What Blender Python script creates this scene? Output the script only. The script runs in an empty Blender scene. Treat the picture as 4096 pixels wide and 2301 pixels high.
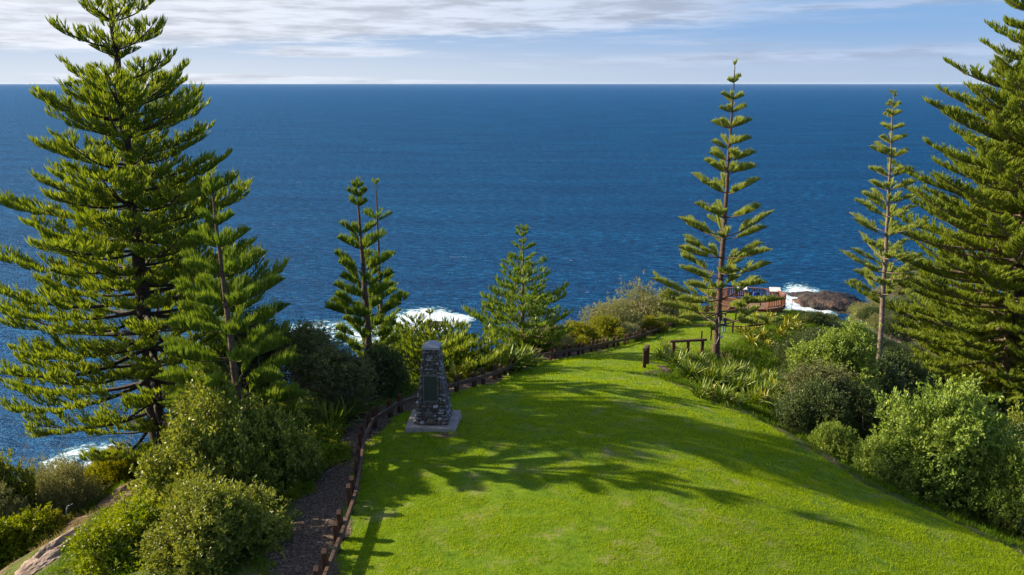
import bpy, math, random
import numpy as np
from mathutils import Vector, Matrix

R = math.radians
scene = bpy.context.scene
col = scene.collection
PI = math.pi

# ------------------------------------------------------------------ camera, sky, sun, exposure
CAMZ = 90.0
PITCH = R(14.41)
FPX = 3185.0                       # focal length in pixels of the 4096 px wide photograph
cam_d = bpy.data.cameras.new('camera')
cam = bpy.data.objects.new('camera', cam_d)
col.objects.link(cam)
cam_d.sensor_width = 36.0
cam_d.lens = 36.0 * FPX / 4096.0
cam_d.clip_start = 0.5
cam_d.clip_end = 200000.0
cam.location = (0, 0, CAMZ)
cam.rotation_euler = (PI / 2 - PITCH, 0, 0)
scene.camera = cam

SUN_AZ, SUN_EL = R(-75), R(25)     # azimuth from +Y towards +X
world = bpy.data.worlds.new('World')
scene.world = world
world.use_nodes = True
wn, wl = world.node_tree.nodes, world.node_tree.links
wn.clear()
w_out = wn.new('ShaderNodeOutputWorld')
w_bg = wn.new('ShaderNodeBackground')
w_bg.inputs['Strength'].default_value = 0.09
sky = wn.new('ShaderNodeTexSky')
sky.sky_type = 'NISHITA'
sky.sun_disc = False
sky.sun_elevation = SUN_EL
sky.sun_rotation = SUN_AZ
sky.altitude = 90
sky.air_density = 1.0
sky.dust_density = 0.4
sky.ozone_density = 2.0


def wmath(op, a, b=None, clamp=False):
    n = wn.new('ShaderNodeMath'); n.operation = op; n.use_clamp = clamp
    for i, v in enumerate((a, b)):
        if v is None: continue
        if isinstance(v, (int, float)): n.inputs[i].default_value = v
        else: wl.new(v, n.inputs[i])
    return n.outputs[0]


def wramp(v, a, b):                     # smooth step of v between a and b
    n = wn.new('ShaderNodeMapRange'); n.interpolation_type = 'SMOOTHSTEP'
    wl.new(v, n.inputs[0]); n.inputs[1].default_value = a; n.inputs[2].default_value = b
    return n.outputs[0]


tc = wn.new('ShaderNodeTexCoord')
sp = wn.new('ShaderNodeSeparateXYZ'); wl.new(tc.outputs['Generated'], sp.inputs[0])
el = wmath('MULTIPLY', wmath('ARCSINE', sp.outputs[2]), 180 / PI)        # degrees
az = wmath('MULTIPLY', wmath('ARCTAN2', sp.outputs[0], sp.outputs[1]), 180 / PI)
cb = wn.new('ShaderNodeCombineXYZ')
wl.new(wmath('MULTIPLY', az, 0.16), cb.inputs[0]); wl.new(wmath('MULTIPLY', el, 1.5), cb.inputs[1])
nz = wn.new('ShaderNodeTexNoise'); nz.inputs['Scale'].default_value = 1.0
nz.inputs['Detail'].default_value = 7; nz.inputs['Roughness'].default_value = 0.62
wl.new(cb.outputs[0], nz.inputs['Vector'])
cb2 = wn.new('ShaderNodeCombineXYZ')
wl.new(wmath('MULTIPLY', az, 0.05), cb2.inputs[0]); wl.new(wmath('MULTIPLY', el, 1.1), cb2.inputs[1]); cb2.inputs[2].default_value = 7.3
nz2 = wn.new('ShaderNodeTexNoise'); nz2.inputs['Scale'].default_value = 1.0
nz2.inputs['Detail'].default_value = 5
wl.new(cb2.outputs[0], nz2.inputs['Vector'])
# a broad cloud bank whose lower edge climbs from left to right
n1 = wmath('SUBTRACT', nz.outputs['Fac'], 0.5)
edge = wmath('ADD', wmath('MULTIPLY', az, 0.042), 2.95)
above = wmath('ADD', wmath('SUBTRACT', el, edge), wmath('MULTIPLY', n1, 2.2))
bank = wramp(above, -0.15, 0.75)
bank = wmath('MULTIPLY', bank, wmath('SUBTRACT', 1.0, wramp(wmath('ADD', az, wmath('MULTIPLY', n1, 14)), 10, 24)))
bank = wmath('MULTIPLY', bank, wmath('SUBTRACT', 1.0, wmath('MULTIPLY', wramp(el, 9, 22), 0.75)))
# a thin bank of its own at the upper right and low flat streaks
b3 = wramp(wmath('ABSOLUTE', wmath('ADD', wmath('SUBTRACT', wmath('SUBTRACT', el, 4.75), wmath('MULTIPLY', wmath('SUBTRACT', az, 20), 0.02)), wmath('MULTIPLY', n1, 1.4))), 0.55, 0.1)
b3 = wmath('MULTIPLY', b3, wramp(az, 12, 17))
b4 = wramp(wmath('ABSOLUTE', wmath('ADD', wmath('SUBTRACT', wmath('SUBTRACT', el, 1.75), wmath('MULTIPLY', wmath('SUBTRACT', az, 20), 0.022)), wmath('MULTIPLY', n1, 0.9))), 0.6, 0.12)
b4 = wmath('MULTIPLY', b4, wramp(az, -4, 14))
st = wmath('MULTIPLY', wramp(nz2.outputs['Fac'], 0.49, 0.62), wramp(az, 40, -22))
st = wmath('MULTIPLY', st, 0.8)
low = wramp(el, 11, 6)
cl = wmath('MAXIMUM', wmath('MULTIPLY', bank, 0.9), wmath('MULTIPLY', b3, 0.62))
cl = wmath('MAXIMUM', cl, wmath('MULTIPLY', b4, 0.6))
cl = wmath('MAXIMUM', cl, st)
cl = wmath('MAXIMUM', cl, 0.0, clamp=True)
# cloud brightness: brighter towards the sun on the left
ccol = wn.new('ShaderNodeMix'); ccol.data_type = 'RGBA'
wl.new(wramp(az, 30, -28), ccol.inputs[0])
ccol.inputs[6].default_value = (2.53, 3.02, 4.06, 1)
ccol.inputs[7].default_value = (4.28, 4.45, 4.83, 1)
shade = wmath('ADD', wmath('MULTIPLY', wramp(nz.outputs['Fac'], 0.36, 0.60), 0.34), 0.70)
cm2 = wn.new('ShaderNodeMix'); cm2.data_type = 'RGBA'; cm2.blend_type = 'MULTIPLY'; cm2.inputs[0].default_value = 1
wl.new(ccol.outputs[2], cm2.inputs[6])
cs = wn.new('ShaderNodeCombineColor'); [wl.new(shade, cs.inputs[i]) for i in range(3)]
wl.new(cs.outputs[0], cm2.inputs[7])
tint = wn.new('ShaderNodeMix'); tint.data_type = 'RGBA'; tint.blend_type = 'MULTIPLY'; tint.inputs[0].default_value = 1
wl.new(sky.outputs[0], tint.inputs[6]); tint.inputs[7].default_value = (0.85, 0.92, 1.1, 1)
mx = wn.new('ShaderNodeMix'); mx.data_type = 'RGBA'
lowm = wn.new('ShaderNodeMix'); lowm.data_type = 'RGBA'
wl.new(low, lowm.inputs[0]); wl.new(tint.outputs[2], lowm.inputs[6])
def wmix(f, a_, b_):
    n = wn.new('ShaderNodeMix'); n.data_type = 'RGBA'; wl.new(f, n.inputs[0])
    for i, v in ((6, a_), (7, b_)):
        if isinstance(v, tuple): n.inputs[i].default_value = (*v, 1)
        else: wl.new(v, n.inputs[i])
    return n.outputs[2]


hor = wmix(wramp(az, 30, -30), (2.2, 2.75, 3.63), (3.4, 3.74, 4.23))        # low over the sea
hi_ = wmix(wramp(az, 30, -30), (1.26, 2.2, 3.68), (1.86, 2.64, 3.84))           # clear sky above it
wl.new(wmix(wramp(el, 0.2, 4.0), hor, hi_), lowm.inputs[7])
wl.new(cl, mx.inputs[0]); wl.new(lowm.outputs[2], mx.inputs[6]); wl.new(cm2.outputs[2], mx.inputs[7])
wl.new(mx.outputs[2], w_bg.inputs['Color'])
wl.new(w_bg.outputs[0], w_out.inputs[0])

sun_d = bpy.data.lights.new('sun', 'SUN')
sun_d.energy = 5.0
sun_d.color = (1.0, 0.89, 0.68)
sun_d.angle = R(0.6)
sun = bpy.data.objects.new('sun', sun_d)
col.objects.link(sun)
sdir = Vector((math.sin(SUN_AZ) * math.cos(SUN_EL), math.cos(SUN_AZ) * math.cos(SUN_EL), math.sin(SUN_EL)))
sun.rotation_euler = sdir.to_track_quat('Z', 'Y').to_euler()

scene.view_settings.view_transform = 'Standard'
scene.view_settings.look = 'None'
scene.view_settings.exposure = 1.22
scene.view_settings.gamma = 1.0
scene.cycles.max_bounces = 6
scene.cycles.transparent_max_bounces = 6
scene.cycles.diffuse_bounces = 3

# ------------------------------------------------------------------ tagging and mesh helpers
def tag(o, label=None, cat=None, group=None, kind=None):
    if label: o['label'] = label
    if cat: o['category'] = cat
    if group: o['group'] = group
    if kind: o['kind'] = kind
    return o


def empty(name, loc, label, cat, group=None, rz=0.0):
    o = bpy.data.objects.new(name, None)
    o.location = loc; o.rotation_euler = (0, 0, rz)
    o.empty_display_size = 0.3
    col.objects.link(o)
    return tag(o, label, cat, group)


def link(name, me, parent=None, loc=None):
    o = bpy.data.objects.new(name, me)
    col.objects.link(o)
    if parent is not None: o.parent = parent
    if loc is not None: o.location = loc
    return o


def np_mesh(name, V, F, mat=None, smooth=False):
    """V (n,3); F list of int arrays (m,3) or (m,4)"""
    if not isinstance(F, (list, tuple)): F = [F]
    F = [np.asarray(f, dtype=np.int32) for f in F if len(f)]
    me = bpy.data.meshes.new(name)
    me.vertices.add(len(V)); me.vertices.foreach_set('co', np.asarray(V, dtype=np.float32).ravel())
    li = np.concatenate([f.ravel() for f in F])
    tot = np.concatenate([np.full(len(f), f.shape[1], np.int32) for f in F])
    st_ = np.concatenate([[0], np.cumsum(tot)[:-1]]).astype(np.int32)
    me.loops.add(len(li)); me.loops.foreach_set('vertex_index', li)
    me.polygons.add(len(tot)); me.polygons.foreach_set('loop_start', st_); me.polygons.foreach_set('loop_total', tot)
    me.polygons.foreach_set('use_smooth', np.full(len(tot), bool(smooth)))
    me.update(calc_edges=True)
    if mat: me.materials.append(mat)
    return me


class MB:
    """collects simple solids; build() links them as ONE mesh object"""
    def __init__(s): s.v = []; s.f = []
    def add(s, vs, fs):
        b = len(s.v); s.v += [tuple(v) for v in vs]; s.f += [tuple(i + b for i in f) for f in fs]
    def box(s, c, d, M=None, taper=0.0):
        x, y, z = d[0] / 2, d[1] / 2, d[2] / 2
        t = 1 - taper
        vs = [(-x, -y, -z), (x, -y, -z), (x, y, -z), (-x, y, -z), (-x * t, -y * t, z), (x * t, -y * t, z), (x * t, y * t, z), (-x * t, y * t, z)]
        vs = [Vector(v) for v in vs]
        if M is not None: vs = [M @ v for v in vs]
        vs = [v + Vector(c) for v in vs]
        s.add(vs, [(3, 2, 1, 0), (4, 5, 6, 7), (0, 1, 5, 4), (1, 2, 6, 5), (2, 3, 7, 6), (3, 0, 4, 7)])
    def beam(s, a, b, w, h):
        """rectangular bar from a to b, h along the most vertical cross axis"""
        a, b = Vector(a), Vector(b); d = (b - a); L = d.length; d.normalize()
        side = d.cross(Vector((0, 0, 1)));
        if side.length < 1e-4: side = Vector((1, 0, 0))
        side.normalize(); up = side.cross(d)
        vs = []
        for p in (a, b):
            for sx, sz in ((-1, -1), (1, -1), (1, 1), (-1, 1)):
                vs.append(p + side * sx * w / 2 + up * sz * h / 2)
        s.add(vs, [(0, 1, 2, 3), (7, 6, 5, 4), (0, 4, 5, 1), (1, 5, 6, 2), (2, 6, 7, 3), (3, 7, 4, 0)])
    def tube(s, pts, rad, n=8, cap=True):
        pts = [Vector(p) for p in pts]
        if not isinstance(rad, (list, tuple)): rad = [rad] * len(pts)
        b = len(s.v); prev = None
        for i, p in enumerate(pts):
            d = (pts[min(i + 1, len(pts) - 1)] - pts[max(i - 1, 0)]).normalized()
            if prev is None:
                q = Vector((0, 0, 1)) if abs(d.z) < 0.9 else Vector((1, 0, 0))
                u = d.cross(q).normalized()
            else:
                u = (prev - d * prev.dot(d)).normalized()
            prev = u; w = d.cross(u)
            for k in range(n):
                a = 2 * PI * k / n
                s.v.append(tuple(p + (u * math.cos(a) + w * math.sin(a)) * rad[i]))
        for i in range(len(pts) - 1):
            for k in range(n):
                k2 = (k + 1) % n
                s.f.append((b + i * n + k, b + i * n + k2, b + (i + 1) * n + k2, b + (i + 1) * n + k))
        if cap:
            s.f.append(tuple(b + k for k in range(n))[::-1])
            s.f.append(tuple(b + (len(pts) - 1) * n + k for k in range(n)))
    def build(s, name, mat, parent=None, smooth=False, bevel=0.0, loc=None):
        me = bpy.data.meshes.new(name)
        me.from_pydata(s.v, [], s.f); me.materials.append(mat)
        if smooth: me.polygons.foreach_set('use_smooth', [True] * len(me.polygons))
        me.update()
        o = link(name, me, parent, loc)
        if bevel:
            m = o.modifiers.new('bevel', 'BEVEL'); m.width = bevel; m.segments = 2; m.limit_method = 'ANGLE'
        return o


# ------------------------------------------------------------------ the lie of the land
Yk = [0, 10, 18, 24, 29, 33, 39, 47, 53, 62, 76, 88, 95, 110, 140]
Dk = [12.6, 12.6, 12.8, 13.1, 13.6, 14.1, 15.1, 17.0, 18.6, 20.7, 23.4, 25.1, 27.0, 36, 74]
YLk = [0, 18, 23, 27, 29.5, 32, 33.5, 36.9, 39.2, 47, 52, 61, 76, 88, 95, 110]
XLk = [-5, -5.0, -5.05, -5.5, -5.9, -5.5, -4.6, -2.9, -1.3, 1.4, 4.0, 8.9, 16.6, 23.5, 27, 36]
YRk = [0, 18, 24, 27.4, 32.5, 37, 44, 50, 57, 65, 76, 88, 95, 110]
XRk = [24, 20, 17.3, 14.6, 12.7, 10.6, 8.0, 10.5, 14, 19, 25, 32, 35, 40]


def hash_noise(x, y, s, seed):
    """smooth value noise, numpy"""
    x = x * s + seed * 17.13; y = y * s - seed * 9.7
    xi, yi = np.floor(x), np.floor(y); fx, fy = x - xi, y - yi
    fx = fx * fx * (3 - 2 * fx); fy = fy * fy * (3 - 2 * fy)
    def h(a, b):
        v = np.sin(a * 127.1 + b * 311.7 + seed * 74.7) * 43758.5453
        return v - np.floor(v)
    return (h(xi, yi) * (1 - fx) + h(xi + 1, yi) * fx) * (1 - fy) + (h(xi, yi + 1) * (1 - fx) + h(xi + 1, yi + 1) * fx) * fy - 0.5


def land(x, y):
    """height of the ground (numpy arrays), sea level 0"""
    x = np.asarray(x, float); y = np.asarray(y, float)
    D = np.interp(y, Yk, Dk); XL = np.interp(y, YLk, XLk); XR = np.interp(y, YRk, XRk)
    xm = XL + 0.35 * (XR - XL)
    xc = np.clip(x, XL, XR)
    crown = np.where(xc > xm, 0.011, 0.006) * (xc - xm) ** 2
    sL = np.maximum(XL - x, 0); sR = np.maximum(x - XR, 0)
    fL = np.interp(sL, [0, 2, 6, 12, 16, 20, 24, 200], [0, 0.0, 0.5, 2.9, 4.8, 8.0, 13, 13 + 176 * 1.5])
    fR = np.interp(sR, [0, 1, 8, 20, 32, 50, 300], [0, 0.15, 2.4, 7.5, 14, 30, 30 + 250 * 1.3])
    out = np.clip((sL + sR) / 5, 0, 1)
    n = hash_noise(x, y, 0.35, 1) * 0.7 + hash_noise(x, y, 0.11, 2) * 1.6 + hash_noise(x, y, 0.9, 3) * 0.25
    n_in = hash_noise(x, y, 0.12, 4) * 0.22 + hash_noise(x, y, 0.5, 5) * 0.05
    z = CAMZ - D - crown - fL - fR + n * out + n_in
    return np.maximum(z, -3.0)


def zat(x, y): return float(land(x, y))


def ray(px, py):
    xc, yc = (px - 2048) / FPX, (1150.5 - py) / FPX
    c, s = math.cos(PITCH), math.sin(PITCH)
    return Vector((xc, c + yc * s, -s + yc * c))


def at(px, py, z=None):
    """the point of the ground that the photograph shows at (px, py)"""
    d = ray(px, py)
    if z is not None:
        t = (z - CAMZ) / d.z
        return Vector((0, 0, CAMZ)) + d * t
    t = np.arange(8, 400, 0.1)
    x, y, zz = d.x * t, d.y * t, CAMZ + d.z * t
    g = land(x, y)
    i = int(np.argmax(zz < g))
    if not (zz < g).any(): i = len(t) - 1
    return Vector((float(x[i]), float(y[i]), float(g[i])))


def far(px, py, depth):
    return Vector((0, 0, CAMZ)) + ray(px, py) * depth


# ------------------------------------------------------------------ materials
def nodes_of(name):
    m = bpy.data.materials.new(name); m.use_nodes = True
    nt = m.node_tree; nt.nodes.clear()
    return m, nt.nodes, nt.links


def N(nd, kind, **kw):
    n = nd.new(kind)
    for k, v in kw.items():
        if k.startswith('i_'): n.inputs[k[2:].replace('_', ' ')].default_value = v
        else: setattr(n, k, v)
    return n


def ramp(nd, lk, fac, stops):
    r = nd.new('ShaderNodeValToRGB'); e = r.color_ramp.elements
    while len(e) > 1: e.remove(e[-1])
    e[0].position = stops[0][0]; e[0].color = (*stops[0][1], 1)
    for p, c in stops[1:]:
        q = e.new(p); q.color = (*c, 1)
    lk.new(fac, r.inputs[0])
    return r.outputs[0]


def leaf_mat(name, stops, transl=0.35, rough=0.55, gloss=0.12, patch=0.0):
    """foliage: colour varies from leaf to leaf, light passes through"""
    m, nd, lk = nodes_of(name)
    out = N(nd, 'ShaderNodeOutputMaterial')
    geo = N(nd, 'ShaderNodeNewGeometry')
    nz = N(nd, 'ShaderNodeTexNoise'); nz.inputs['Scale'].default_value = 0.8; nz.inputs['Detail'].default_value = 3
    lk.new(geo.outputs['Position'], nz.inputs['Vector'])
    a = N(nd, 'ShaderNodeMath', operation='MULTIPLY'); lk.new(geo.outputs['Random Per Island'], a.inputs[0]); a.inputs[1].default_value = 1 - 0.55
    b = N(nd, 'ShaderNodeMath', operation='MULTIPLY_ADD'); lk.new(nz.outputs['Fac'], b.inputs[0]); b.inputs[1].default_value = 0.9; lk.new(a.outputs[0], b.inputs[2])
    c = N(nd, 'ShaderNodeMath', operation='SUBTRACT', use_clamp=True); lk.new(b.outputs[0], c.inputs[0]); c.inputs[1].default_value = 0.18
    colr = ramp(nd, lk, c.outputs[0], stops)
    d = N(nd, 'ShaderNodeBsdfDiffuse'); lk.new(colr, d.inputs['Color'])
    t = N(nd, 'ShaderNodeBsdfTranslucent')
    hs = N(nd, 'ShaderNodeHueSaturation'); hs.inputs['Hue'].default_value = 0.485; hs.inputs['Value'].default_value = 1.25; hs.inputs['Saturation'].default_value = 1.1
    lk.new(colr, hs.inputs['Color']); lk.new(hs.outputs[0], t.inputs['Color'])
    g = N(nd, 'ShaderNodeBsdfGlossy'); g.inputs['Roughness'].default_value = rough; g.inputs['Color'].default_value = (0.6, 0.6, 0.45, 1)
    m1 = N(nd, 'ShaderNodeMixShader'); m1.inputs[0].default_value = transl
    lk.new(d.outputs[0], m1.inputs[1]); lk.new(t.outputs[0], m1.inputs[2])
    fr = N(nd, 'ShaderNodeMath', operation='MULTIPLY')
    lw = N(nd, 'ShaderNodeFresnel'); lw.inputs['IOR'].default_value = 1.4
    lk.new(lw.outputs[0], fr.inputs[0]); fr.inputs[1].default_value = gloss * 0.9
    m2 = N(nd, 'ShaderNodeMixShader'); lk.new(fr.outputs[0], m2.inputs[0])
    lk.new(m1.outputs[0], m2.inputs[1]); lk.new(g.outputs[0], m2.inputs[2])
    lk.new(m2.outputs[0], out.inputs[0])
    return m


def surf_mat(name, stops, scale=3.0, rough=0.8, bump=0.4, bscale=None, detail=8, stretch=None, coord='Object', spec=0.3, dist=0.03):
    m, nd, lk = nodes_of(name)
    out = N(nd, 'ShaderNodeOutputMaterial'); p = N(nd, 'ShaderNodeBsdfPrincipled')
    p.inputs['Roughness'].default_value = rough; p.inputs['Specular IOR Level'].default_value = spec
    tcn = N(nd, 'ShaderNodeTexCoord'); src = tcn.outputs[coord]
    if stretch:
        mp = N(nd, 'ShaderNodeMapping'); mp.inputs['Scale'].default_value = stretch
        lk.new(src, mp.inputs[0]); src = mp.outputs[0]
    n1 = N(nd, 'ShaderNodeTexNoise'); n1.inputs['Scale'].default_value = scale; n1.inputs['Detail'].default_value = detail; n1.inputs['Roughness'].default_value = 0.6
    lk.new(src, n1.inputs['Vector'])
    lk.new(ramp(nd, lk, n1.outputs['Fac'], stops), p.inputs['Base Color'])
    n2 = N(nd, 'ShaderNodeTexNoise'); n2.inputs['Scale'].default_value = bscale or scale * 4; n2.inputs['Detail'].default_value = 8
    lk.new(src, n2.inputs['Vector'])
    bp = N(nd, 'ShaderNodeBump'); bp.inputs['Strength'].default_value = bump; bp.inputs['Distance'].default_value = dist
    lk.new(n2.outputs['Fac'], bp.inputs['Height']); lk.new(bp.outputs[0], p.inputs['Normal'])
    lk.new(p.outputs[0], out.inputs[0])
    return m


M = {}
M['needle_old'] = leaf_mat('needle_old', [(0.0, (0.08, 0.12, 0.016)), (0.5, (0.165, 0.225, 0.025)), (1.0, (0.32, 0.35, 0.05))], 0.45)
M['needle_young'] = leaf_mat('needle_young', [(0.0, (0.09, 0.14, 0.020)), (0.5, (0.20, 0.26, 0.028)), (1.0, (0.38, 0.41, 0.05))], 0.42)
M['needle_shaded'] = leaf_mat('needle_shaded', [(0.0, (0.07, 0.13, 0.018)), (0.5, (0.145, 0.22, 0.026)), (1.0, (0.27, 0.32, 0.045))], 0.38)  # darker copy of needle_young, with shade put into the colour
M['needle_grey'] = leaf_mat('needle_grey', [(0.0, (0.15, 0.19, 0.04)), (0.5, (0.27, 0.32, 0.06)), (1.0, (0.42, 0.44, 0.10))], 0.35)
M['leaf_olive'] = leaf_mat('leaf_olive', [(0.0, (0.035, 0.06, 0.012)), (0.4, (0.15, 0.18, 0.025)), (0.75, (0.29, 0.31, 0.05)), (1.0, (0.42, 0.40, 0.09))], 0.35, gloss=0.2)
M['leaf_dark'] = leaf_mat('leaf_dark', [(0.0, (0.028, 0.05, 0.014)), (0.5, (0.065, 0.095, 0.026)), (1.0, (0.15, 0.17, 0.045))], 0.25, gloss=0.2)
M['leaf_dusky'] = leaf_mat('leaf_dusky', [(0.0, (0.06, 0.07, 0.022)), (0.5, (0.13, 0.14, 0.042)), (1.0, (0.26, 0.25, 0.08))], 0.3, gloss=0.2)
M['leaf_sage'] = leaf_mat('leaf_sage', [(0.0, (0.08, 0.13, 0.022)), (0.5, (0.19, 0.265, 0.038)), (1.0, (0.38, 0.43, 0.08))], 0.3, gloss=0.2)
M['leaf_yellow'] = leaf_mat('leaf_yellow', [(0.0, (0.10, 0.13, 0.01)), (0.5, (0.22, 0.23, 0.012)), (1.0, (0.38, 0.33, 0.02))], 0.4)
M['leaf_grey'] = leaf_mat('leaf_grey', [(0.0, (0.12, 0.14, 0.045)), (0.5, (0.24, 0.24, 0.08)), (1.0, (0.40, 0.37, 0.16))], 0.25)
M['leaf_bright'] = leaf_mat('leaf_bright', [(0.0, (0.08, 0.13, 0.008)), (0.5, (0.20, 0.26, 0.012)), (1.0, (0.38, 0.38, 0.02))], 0.4)
M['flax_green'] = leaf_mat('flax_green', [(0.0, (0.05, 0.10, 0.01)), (0.5, (0.14, 0.20, 0.02)), (0.8, (0.27, 0.28, 0.03)), (1.0, (0.6, 0.38, 0.02))], 0.35, gloss=0.15)
M['flax_yellow'] = leaf_mat('flax_yellow', [(0.0, (0.09, 0.14, 0.012)), (0.5, (0.26, 0.26, 0.02)), (1.0, (0.60, 0.42, 0.02))], 0.3, gloss=0.25)
M['lawn_blade'] = leaf_mat('lawn_blade', [(0.0, (0.17, 0.26, 0.005)), (0.5, (0.255, 0.345, 0.008)), (0.85, (0.33, 0.41, 0.014)), (1.0, (0.42, 0.43, 0.06))], 0.42, gloss=0.04)
M['rough_grass'] = leaf_mat('rough_grass', [(0.0, (0.04, 0.085, 0.006)), (0.5, (0.09, 0.165, 0.008)), (0.85, (0.17, 0.22, 0.015)), (1.0, (0.33, 0.27, 0.08))], 0.4, gloss=0.05)
M['dry_grass'] = leaf_mat('dry_grass', [(0.0, (0.16, 0.15, 0.04)), (0.6, (0.30, 0.25, 0.09)), (1.0, (0.42, 0.33, 0.15))], 0.3, gloss=0.05)
M['twig'] = surf_mat('twig', [(0.3, (0.16, 0.125, 0.09)), (0.7, (0.34, 0.29, 0.22))], 6, bump=0.3)
M['bark_dark'] = surf_mat('bark_dark', [(0.3, (0.022, 0.016, 0.012)), (0.7, (0.075, 0.052, 0.035))], 3, bump=1.0, stretch=(1, 1, 4), dist=0.06)
M['bark_red'] = surf_mat('bark_red', [(0.25, (0.035, 0.02, 0.014)), (0.5, (0.09, 0.052, 0.035)), (0.8, (0.21, 0.14, 0.10))], 4, bump=0.9, stretch=(1, 1, 3.5), dist=0.04)
M['bark_lichen'] = surf_mat('bark_lichen', [(0.3, (0.08, 0.055, 0.04)), (0.55, (0.17, 0.12, 0.085)), (0.72, (0.27, 0.25, 0.17))], 2.6, bump=0.9, dist=0.05)
M['wood_post'] = surf_mat('wood_post', [(0.25, (0.02, 0.008, 0.005)), (0.55, (0.06, 0.022, 0.009)), (0.8, (0.14, 0.052, 0.018))], 4, bump=0.5, stretch=(6, 6, 0.8), rough=0.7)
M['wood_rail'] = surf_mat('wood_rail', [(0.3, (0.04, 0.022, 0.014)), (0.6, (0.095, 0.050, 0.032)), (0.8, (0.18, 0.095, 0.06))], 5, bump=0.5, rough=0.65)
M['deck_wood'] = surf_mat('deck_wood', [(0.25, (0.13, 0.045, 0.022)), (0.6, (0.27, 0.105, 0.05)), (0.85, (0.38, 0.17, 0.09))], 3, bump=0.4, rough=0.7)
M['deck_floor'] = surf_mat('deck_floor', [(0.3, (0.13, 0.07, 0.045)), (0.7, (0.24, 0.14, 0.095))], 2, bump=0.4, rough=0.8, stretch=(1, 8, 1))
M['concrete'] = surf_mat('concrete', [(0.3, (0.17, 0.145, 0.125)), (0.55, (0.27, 0.235, 0.20)), (0.75, (0.36, 0.33, 0.28))], 2.2, bump=0.6, bscale=22, dist=0.012)
M['cap_stone'] = surf_mat('cap_stone', [(0.3, (0.20, 0.21, 0.22)), (0.7, (0.32, 0.33, 0.34))], 2.5, bump=0.4, dist=0.01)
M['mortar'] = surf_mat('mortar', [(0.3, (0.035, 0.03, 0.026)), (0.7, (0.09, 0.078, 0.065))], 9, bump=0.8, dist=0.03)
M['bronze'] = surf_mat('bronze', [(0.3, (0.012, 0.018, 0.013)), (0.7, (0.026, 0.036, 0.026))], 3, bump=0.25, bscale=60, rough=0.5, dist=0.004)
M['bronze_edge'] = surf_mat('bronze_edge', [(0.3, (0.045, 0.05, 0.04)), (0.7, (0.11, 0.11, 0.085))], 5, bump=0.3, dist=0.01)
M['white_panel'] = surf_mat('white_panel', [(0.3, (0.68, 0.67, 0.64)), (0.7, (0.80, 0.79, 0.76))], 3, bump=0.1, rough=0.4)
M['denim'] = surf_mat('denim', [(0.3, (0.04, 0.09, 0.18)), (0.7, (0.09, 0.18, 0.32))], 6, bump=0.5)
M['dark_cloth'] = surf_mat('dark_cloth', [(0.3, (0.02, 0.02, 0.025)), (0.7, (0.05, 0.045, 0.05))], 6, bump=0.5)
M['blue_cloth'] = surf_mat('blue_cloth', [(0.3, (0.01, 0.07, 0.35)), (0.7, (0.02, 0.12, 0.5))], 6, bump=0.5)
M['skin'] = surf_mat('skin', [(0.3, (0.42, 0.23, 0.15)), (0.7, (0.5, 0.29, 0.2))], 6, bump=0.1)
M['hair'] = surf_mat('hair', [(0.3, (0.03, 0.02, 0.012)), (0.7, (0.07, 0.045, 0.03))], 20, bump=0.6)
M['metal_grey'] = surf_mat('metal_grey', [(0.3, (0.42, 0.41, 0.40)), (0.7, (0.58, 0.57, 0.55))], 6, bump=0.1, rough=0.5)
M['sea_rock'] = surf_mat('sea_rock', [(0.3, (0.012, 0.010, 0.010)), (0.5, (0.035, 0.027, 0.024)), (0.66, (0.13, 0.07, 0.045))], 0.25, bump=1.0, bscale=1.2, dist=0.8)
M['pale_rock'] = surf_mat('pale_rock', [(0.3, (0.12, 0.075, 0.05)), (0.5, (0.22, 0.15, 0.11)), (0.7, (0.38, 0.28, 0.22))], 2.5, bump=0.8, bscale=6, dist=0.1)


def stone_material():
    m, nd, lk = nodes_of('river_stone')
    out = N(nd, 'ShaderNodeOutputMaterial'); p = N(nd, 'ShaderNodeBsdfPrincipled'); p.inputs['Roughness'].default_value = 0.75
    geo = N(nd, 'ShaderNodeNewGeometry')
    c1 = ramp(nd, lk, geo.outputs['Random Per Island'], [(0.0, (0.05, 0.043, 0.038)), (0.35, (0.10, 0.082, 0.066)), (0.6, (0.14, 0.095, 0.066)), (0.8, (0.18, 0.165, 0.15)), (0.93, (0.28, 0.275, 0.27)), (1.0, (0.5, 0.5, 0.5))])
    nz = N(nd, 'ShaderNodeTexNoise'); nz.inputs['Scale'].default_value = 14; nz.inputs['Detail'].default_value = 6
    tcn = N(nd, 'ShaderNodeTexCoord'); lk.new(tcn.outputs['Object'], nz.inputs['Vector'])
    c2 = ramp(nd, lk, nz.outputs['Fac'], [(0.35, (0.45, 0.45, 0.45)), (0.65, (1.2, 1.2, 1.2))])
    mx = N(nd, 'ShaderNodeMix', data_type='RGBA', blend_type='MULTIPLY'); mx.inputs[0].default_value = 1
    lk.new(c1, mx.inputs[6]); lk.new(c2, mx.inputs[7]); lk.new(mx.outputs[2], p.inputs['Base Color'])
    bp = N(nd, 'ShaderNodeBump'); bp.inputs['Strength'].default_value = 0.5; bp.inputs['Distance'].default_value = 0.02
    lk.new(nz.outputs['Fac'], bp.inputs['Height']); lk.new(bp.outputs[0], p.inputs['Normal'])
    lk.new(p.outputs[0], out.inputs[0])
    return m


M['stone'] = stone_material()


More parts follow.
